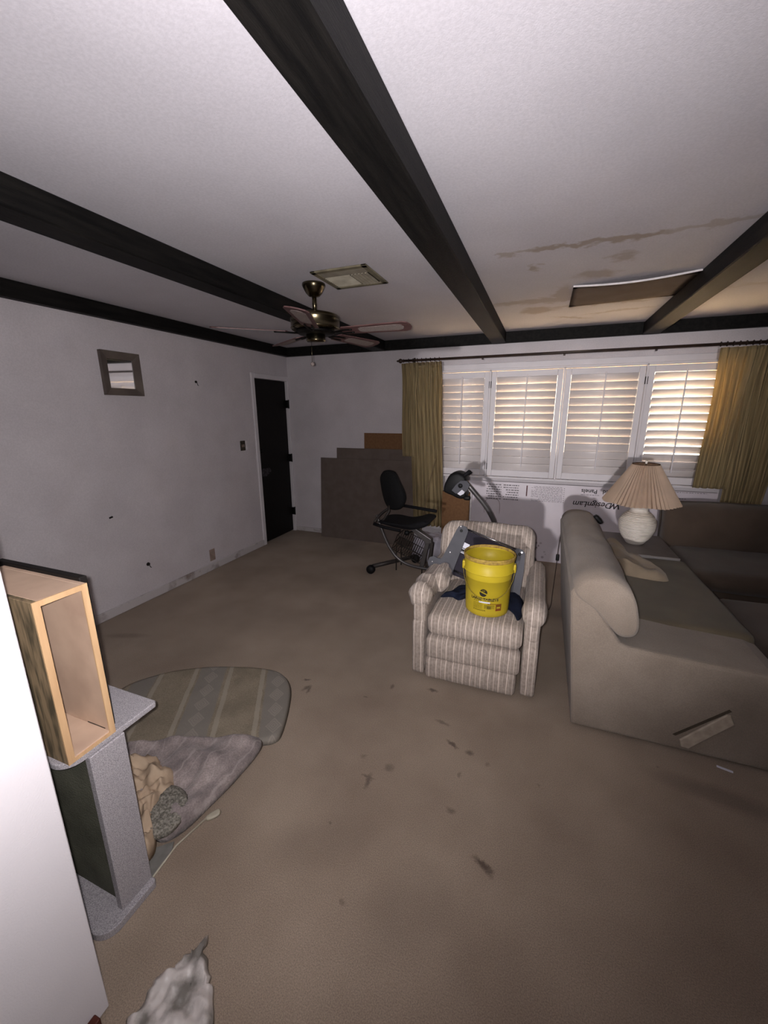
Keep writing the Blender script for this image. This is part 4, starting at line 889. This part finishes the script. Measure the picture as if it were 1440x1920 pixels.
# wire basket hanging under the bike's seat
wire_m = mat('basket_wire', (0.20, 0.18, 0.16), (0.14, 0.12, 0.11), 30, 0.6, metal=0.2)
wb = thing('wire_basket', 'dark wire basket with papers standing behind the bike frame', 'basket', (-1.17, 3.86, 0.1))
M = Matrix.Translation((-1.19, 3.84, 0.255)) @ Matrix.Rotation(math.radians(22), 4, 'Y')
b = NB()
w2, d2, h2 = 0.165, 0.10, 0.085
for z in (-h2, 0, h2):
    for y in (-d2, d2): sweep(b, [M @ Vector((-w2, y, z)), M @ Vector((w2, y, z))], 0.004 if z else 0.0025, 6)
    for x in (-w2, w2): sweep(b, [M @ Vector((x, -d2, z)), M @ Vector((x, d2, z))], 0.004, 6)
for k in range(15):
    x = -w2+2*w2*k/14; sweep(b, [M @ Vector((x, -d2, h2)), M @ Vector((x, -d2, -h2)), M @ Vector((x, d2, -h2)), M @ Vector((x, d2, h2))], 0.0026, 5)
add('wire_frame', b, wire_m, wb)
for lx, ly, lz in ((-1.33, 3.76, 0.27), (-1.33, 3.92, 0.27), (-1.05, 3.76, 0.15), (-1.05, 3.92, 0.15)):
    b = NB(); sweep(b, [(lx, ly, 0.0), (lx, ly, lz)], 0.006, 6); add('leg', b, wire_m, wb)
# white crumpled paper behind the bike
pap_m = mat('white_paper', (0.72, 0.70, 0.74), (0.66, 0.64, 0.68), 9, 0.8)
b = NB(); heap(b, [(-1.30, 4.20), (-1.12, 4.12), (-0.93, 4.16), (-0.84, 4.26), (-0.90, 4.38), (-1.08, 4.44), (-1.26, 4.38)], 0.0, 0.26, 0.06, 7, edge=0.30, seed=4)
tag(add('crumpled_paper', b, pap_m, None, True), 'white crumpled paper heap on the floor below the left curtain', 'paper')

# ---------------------------------------------------------------- left foreground: speckled stand and drawer
spk_m = mat('grey_speckled_laminate', (0.69, 0.67, 0.68), (0.50, 0.485, 0.50), 420, 0.6, fac=(0.42, 0.62), detail=3, bump=0.1, bscale=150)
grl_m = mat('dark_green_grille', (0.40, 0.40, 0.345), (0.31, 0.31, 0.265), 9, 0.75, bump=0.7, bscale=240)
stripe_layer(grl_m, 2, (0.30, 0.31, 0.26), [(0.2, 0.8, 0.5)], 0.011, amount=0.6)
sd = thing('speckled_stand', 'grey speckled laminate stand with dark green side, at the left edge in the foreground', 'stand', (-1.40, 0.65, 0))
def slab(z0, z1, x0, x1, y0, y1, r):
    pts = [(x0, y0)]
    for k in range(8): a = -PI/2+PI/2*k/7; pts.append((x1-r+r*math.cos(a), y0+r+r*math.sin(a)))
    pts += [(x1, y1-0.008), (x1-0.008, y1), (x0, y1)]
    b = NB(); prism(b, [(x, y, z0) for x, y in pts], (0, 0, z1-z0), 0.004); return b
add('top_slab', slab(0.640, 0.660, -1.85, -1.165, 0.528, 0.825, 0.055), spk_m, sd)
add('bottom_slab', slab(0.0, 0.030, -1.85, -1.140, 0.515, 0.702, 0.055), spk_m, sd)
b = NB(); bx(b, -1.185, -1.160, 0.592, 0.700, 0.030, 0.640, 0.002, 1); add('end_post', b, spk_m, sd)
b = NB(); bx(b, -1.82, -1.185, 0.610, 0.628, 0.030, 0.640, 0.002, 1); add('grille_panel', b, grl_m, sd, label='dark green woven-look panel')
oak_m = mat('raw_drawer_wood', (0.80, 0.66, 0.50), (0.72, 0.58, 0.43), 4, 0.6, bump=0.15, stretch=(6, 6, 0.8))
ply_m = mat('drawer_bottom_board', (0.80, 0.69, 0.60), (0.71, 0.60, 0.52), 6, 0.65)
side_m = mat('mildewed_drawer_side', (0.56, 0.48, 0.37), (0.34, 0.30, 0.23), 12, 0.75, stretch=(5, 5, 0.7), fac=(0.42, 0.62))
dw = thing('wooden_box', 'tall raw wooden drawer box standing on end on the speckled stand', 'drawer', (-1.33, 0.61, 0.66))
x0, x1, y0, y1, z0, z1, tt = -1.55, -1.168, 0.542, 0.678, 0.660, 1.158, 0.014
b = NB(); bx(b, x0, x1, y0, y0+tt, z0, z1, 0.001, 1); add('side_board', b, side_m, dw, label='mildew-stained side board')
b = NB(); bx(b, x0, x1, y1-tt, y1, z0, z1, 0.001, 1); add('side_board', b, ply_m, dw)
b = NB(); bx(b, x0, x1, y0+tt, y1-tt, z1-tt, z1, 0.001, 1); add('end_board', b, ply_m, dw)
b = NB(); bx(b, x0, x1, y0+tt, y1-tt, z0, z0+tt, 0.001, 1); add('end_board', b, ply_m, dw)
b = NB(); bx(b, x0+0.05, x0+0.057, y0+tt, y1-tt, z0+tt, z1-tt); bt_ = add('bottom_board', b, ply_m, dw)
b = NB(); e = 0.004
bx(b, x1, x1+e, y0, y0+tt+0.004, z0+0.010, z1-tt-0.002); bx(b, x1, x1+e, y1-tt-0.003, y1, z0+0.010, z1-tt-0.002); bx(b, x1, x1+e, y0, y1, z1-tt-0.002, z1); bx(b, x1, x1+e, y0, y1, z0, z0+0.010); add('front_edging', b, oak_m, dw)
b = NB(); bx(b, x1-0.10, x1-0.02, y1-tt-0.0008, y1-tt, z0+tt, z0+tt+0.0035); add('groove', b, slit_m, dw)
b = NB(); bx(b, -1.60, -1.195, 0.679, 0.700, 0.661, 1.168, 0.002, 1); tag(add('dark_board', b, mat('near_black_board', (0.10, 0.085, 0.08), (0.07, 0.06, 0.055), 6, 0.6)), 'narrow near-black board added as the shadow edge behind the wooden drawer', 'board')  # added near-black board stands in for the thin shadow beside the drawer

# ---------------------------------------------------------------- textiles on the floor
mat_m = mat('faded_patterned_pad', (0.56, 0.515, 0.445), (0.50, 0.46, 0.395), 9, 0.95, bump=0.3, bscale=170, grain=0.14, gscale=160)
def pad_pattern(m):
    nt, N, L = nodes(m); b = N['Principled BSDF']; src = b.inputs['Base Color'].links[0].from_socket
    tc = N.new('ShaderNodeTexCoord'); mp = N.new('ShaderNodeMapping'); mp.inputs['Rotation'].default_value = (0, 0, -0.558)
    L.new(tc.outputs['Object'], mp.inputs['Vector'])
    nz = N.new('ShaderNodeTexNoise'); nz.inputs['Scale'].default_value = 25; L.new(tc.outputs['Object'], nz.inputs['Vector'])
    sp = N.new('ShaderNodeSeparateXYZ'); L.new(mp.outputs[0], sp.inputs[0])
    def M(op, a, b_=None, c=None):
        n = N.new('ShaderNodeMath'); n.operation = op
        for i, x in enumerate((a, b_, c)):
            if x is None: continue
            if isinstance(x, (int, float)): n.inputs[i].default_value = x
            else: L.new(x, n.inputs[i])
        return n.outputs[0]
    u = M('ADD', sp.outputs[0], M('MULTIPLY', M('SUBTRACT', nz.outputs['Fac'], 0.5), 0.010)); v = sp.outputs[1]
    def band(c0, half, soft_=0.004): return M('SMOOTH_MIN', M('MAXIMUM', M('MULTIPLY', M('SUBTRACT', half, M('ABSOLUTE', M('SUBTRACT', u, c0))), 1/soft_), 0.0), 1.0, 0.1)
    bands = None
    for c0 in (-0.341, -0.544, -0.76, -0.965):
        k = band(c0, 0.015); bands = k if bands is None else M('MAXIMUM', bands, k)
    dia = None
    for c0 in (-0.245, -0.655):
        vv = M('SUBTRACT', M('FRACT', M('DIVIDE', v, 0.12)), 0.5)
        d = M('ADD', M('DIVIDE', M('ABSOLUTE', M('SUBTRACT', u, c0)), 0.045), M('MULTIPLY', M('ABSOLUTE', vv), 2.0))
        rings = M('MULTIPLY', M('LESS_THAN', d, 0.95), M('ADD', 0.35, M('MULTIPLY', M('GREATER_THAN', M('FRACT', M('MULTIPLY', d, 3.2)), 0.45), 0.65)))
        dia = rings if dia is None else M('MAXIMUM', dia, rings)
    grey = None
    for c0, h in ((-0.22, 0.10), (-0.655, 0.085), (-1.05, 0.07)):
        k = band(c0, h, 0.01); grey = k if grey is None else M('MAXIMUM', grey, k)
    def mix(a, fac, col, amt):
        x = N.new('ShaderNodeMix'); x.data_type = 'RGBA'; x.inputs['B'].default_value = (*lin(col), 1)
        L.new(a, x.inputs['A']); L.new(M('MULTIPLY', fac, amt), x.inputs['Factor']); return x.outputs['Result']
    c = mix(src, grey, (0.50, 0.48, 0.455), 0.8); c = mix(c, dia, (0.60, 0.57, 0.53), 0.55); c = mix(c, bands, (0.635, 0.60, 0.54), 0.7)
    L.new(c, b.inputs['Base Color'])
pad_pattern(mat_m)
b = NB(); heap(b, [(-2.24, 1.34), (-2.17, 1.53), (-2.00, 1.675), (-1.78, 1.78), (-1.56, 1.845), (-1.41, 1.845), (-1.295, 1.76), (-1.21, 1.62), (-1.14, 1.46), (-1.13, 1.385), (-1.20, 1.33), (-1.46, 1.21), (-1.66, 1.13), (-1.84, 1.05), (-2.05, 1.08)], 0.001, 0.030, 0.006, 5, edge=0.08, rings=26, seed=2)
tag(add('patterned_pad', b, mat_m, None, True), 'faded flat pad with pale stripes and diamonds on the carpet', 'pad')
bln_m = mat('mauve_grey_blanket', (0.62, 0.57, 0.555), (0.44, 0.40, 0.395), 10, 0.95, bump=1.0, bscale=90, sheen=0.15, fac=(0.33, 0.67), detail=12, grain=0.2, gscale=160)
stripe_layer(bln_m, 0, (0.68, 0.64, 0.62), [(0.1, 0.22, 0.8), (0.5, 0.56, 0.5)], 0.105, warp=0.09, amount=0.5)
def bh(q, t, h):
    # raised rolled back edge falling towards the camera side
    s = (q.y - (1.06 + 0.62*(q.x+1.70)))   # distance-like measure from the back fold
    roll = 0.045*math.exp(-((s-0.02)/0.035)**2)
    fold = 0.016*math.sin(28*(q.x*0.75 - q.y*0.65)) * (1-t) + 0.02*mnoise.noise(q*13)
    return max(0.0, h + (roll + fold)*min(1, (1-t)*5))
b = NB(); heap(b, [(-1.78, 1.04), (-1.62, 1.14), (-1.42, 1.245), (-1.25, 1.335), (-1.185, 1.345), (-1.155, 1.28), (-1.155, 1.12), (-1.17, 0.98), (-1.19, 0.86), (-1.24, 0.80), (-1.34, 0.82), (-1.46, 0.87), (-1.64, 0.93)], 0.022, 0.055, 0.030, 7, edge=0.22, rings=26, seed=5, hf=bh)
tag(add('crumpled_blanket', b, bln_m, None, True), 'mauve grey crumpled blanket heaped at the front edge of the patterned pad', 'blanket')
be_m = mat('beige_cloth', (0.72, 0.635, 0.54), (0.64, 0.55, 0.46), 9, 0.9, bump=0.3, bscale=120)
b = NB(); heap(b, [(-1.70, 0.98), (-1.55, 1.04), (-1.42, 1.03), (-1.355, 0.97), (-1.34, 0.89), (-1.30, 0.82), (-1.245, 0.79), (-1.215, 0.745), (-1.24, 0.712), (-1.36, 0.705), (-1.50, 0.78), (-1.66, 0.86)], 0.030, 0.075, 0.060, 15, edge=0.25, rings=30, seed=8)
tag(add('beige_cloth', b, be_m, None, True), 'crumpled beige cloth pile between the blanket and the speckled stand', 'cloth')
fz_m = mat('fuzzy_grey_green_rug', (0.58, 0.56, 0.52), (0.40, 0.385, 0.35), 130, 0.95, bump=1.0, bscale=200, fac=(0.4, 0.6))
b = NB(); heap(b, [(-1.38, 0.96), (-1.30, 0.975), (-1.23, 0.935), (-1.20, 0.87), (-1.203, 0.81), (-1.25, 0.775), (-1.31, 0.79), (-1.35, 0.86)], 0.062, 0.026, 0.010, 40, edge=0.3, rings=14, seed=9)
tag(add('fuzzy_rug_scrap', b, fz_m, None, True), 'fuzzy grey-green rug scrap between beige cloth and blanket', 'rug')
b = NB(); prism(b, [(-1.26, 0.706, 0.002), (-1.176, 0.706, 0.002), (-1.183, 0.80, 0.002), (-1.205, 0.83, 0.002), (-1.27, 0.77, 0.002)], (0, 0, 0.008), 0.002)
tag(add('laminate_offcut', b, mat('grey_offcut', (0.50, 0.49, 0.47), (0.44, 0.43, 0.41), 30, 0.6)), 'flat grey offcut on the carpet between the stand foot and the rug scrap', 'offcut')
wnd = mat('ivory_plastic', (0.70, 0.67, 0.60), (0.64, 0.61, 0.54), 20, 0.5)
o = thing('blind_wand', 'thin ivory wand with a flat paddle end lying along the blanket edge', 'wand', (-1.16, 0.84, 0))
b = NB(); sweep(b, [(-1.172, 0.690, 0.006), (-1.186, 0.82, 0.006), (-1.158, 0.955, 0.007)], 0.0036, 8); add('rod', b, wnd, o, True)
b = NB(); heap(b, [(-1.168, 0.948), (-1.146, 0.945), (-1.122, 0.975), (-1.128, 0.995), (-1.145, 0.997)], 0.001, 0.010, 0.0, 5, rings=6); add('paddle', b, wnd, o, True)
# torn wallpaper / plastic at the bottom
tp_m = mat('torn_plastic', (0.80, 0.77, 0.75), (0.50, 0.48, 0.455), 14, 0.4, spec=0.5, bump=0.4, bscale=60, fac=(0.42, 0.60), detail=6)
def spike(pts, n=3, amp=0.006):
    out = []; rnd = random.Random(5)
    for a, c in zip(pts, pts[1:]+pts[:1]):
        for k in range(n):
            t = k/n; out.append((a[0]+(c[0]-a[0])*t+rnd.uniform(-amp, amp), a[1]+(c[1]-a[1])*t+rnd.uniform(-amp, amp)))
    return out
ol = spike([(-0.868, 0.652), (-0.845, 0.618), (-0.795, 0.590), (-0.758, 0.563), (-0.710, 0.520), (-0.660, 0.455), (-0.68, 0.40), (-0.80, 0.36), (-0.90, 0.385), (-0.935, 0.430), (-0.925, 0.470), (-0.930, 0.520), (-0.905, 0.552), (-0.893, 0.590), (-0.876, 0.612)])
def tf(q, t, h):
    return max(0.003, 0.016 + 0.018*mnoise.noise(q*16) + 0.012*mnoise.noise(q*37))*(min(1, (1-t)*7))+0.003
b = NB(); heap(b, ol, 0.001, 0.02, 0.01, 12, edge=0.2, rings=26, hf=tf, centre=(-0.81, 0.50, 0))
tag(add('torn_plastic_sheet', b, tp_m, None, True), 'torn crumpled whitish plastic sheet on the carpet at the bottom edge', 'plastic sheet')
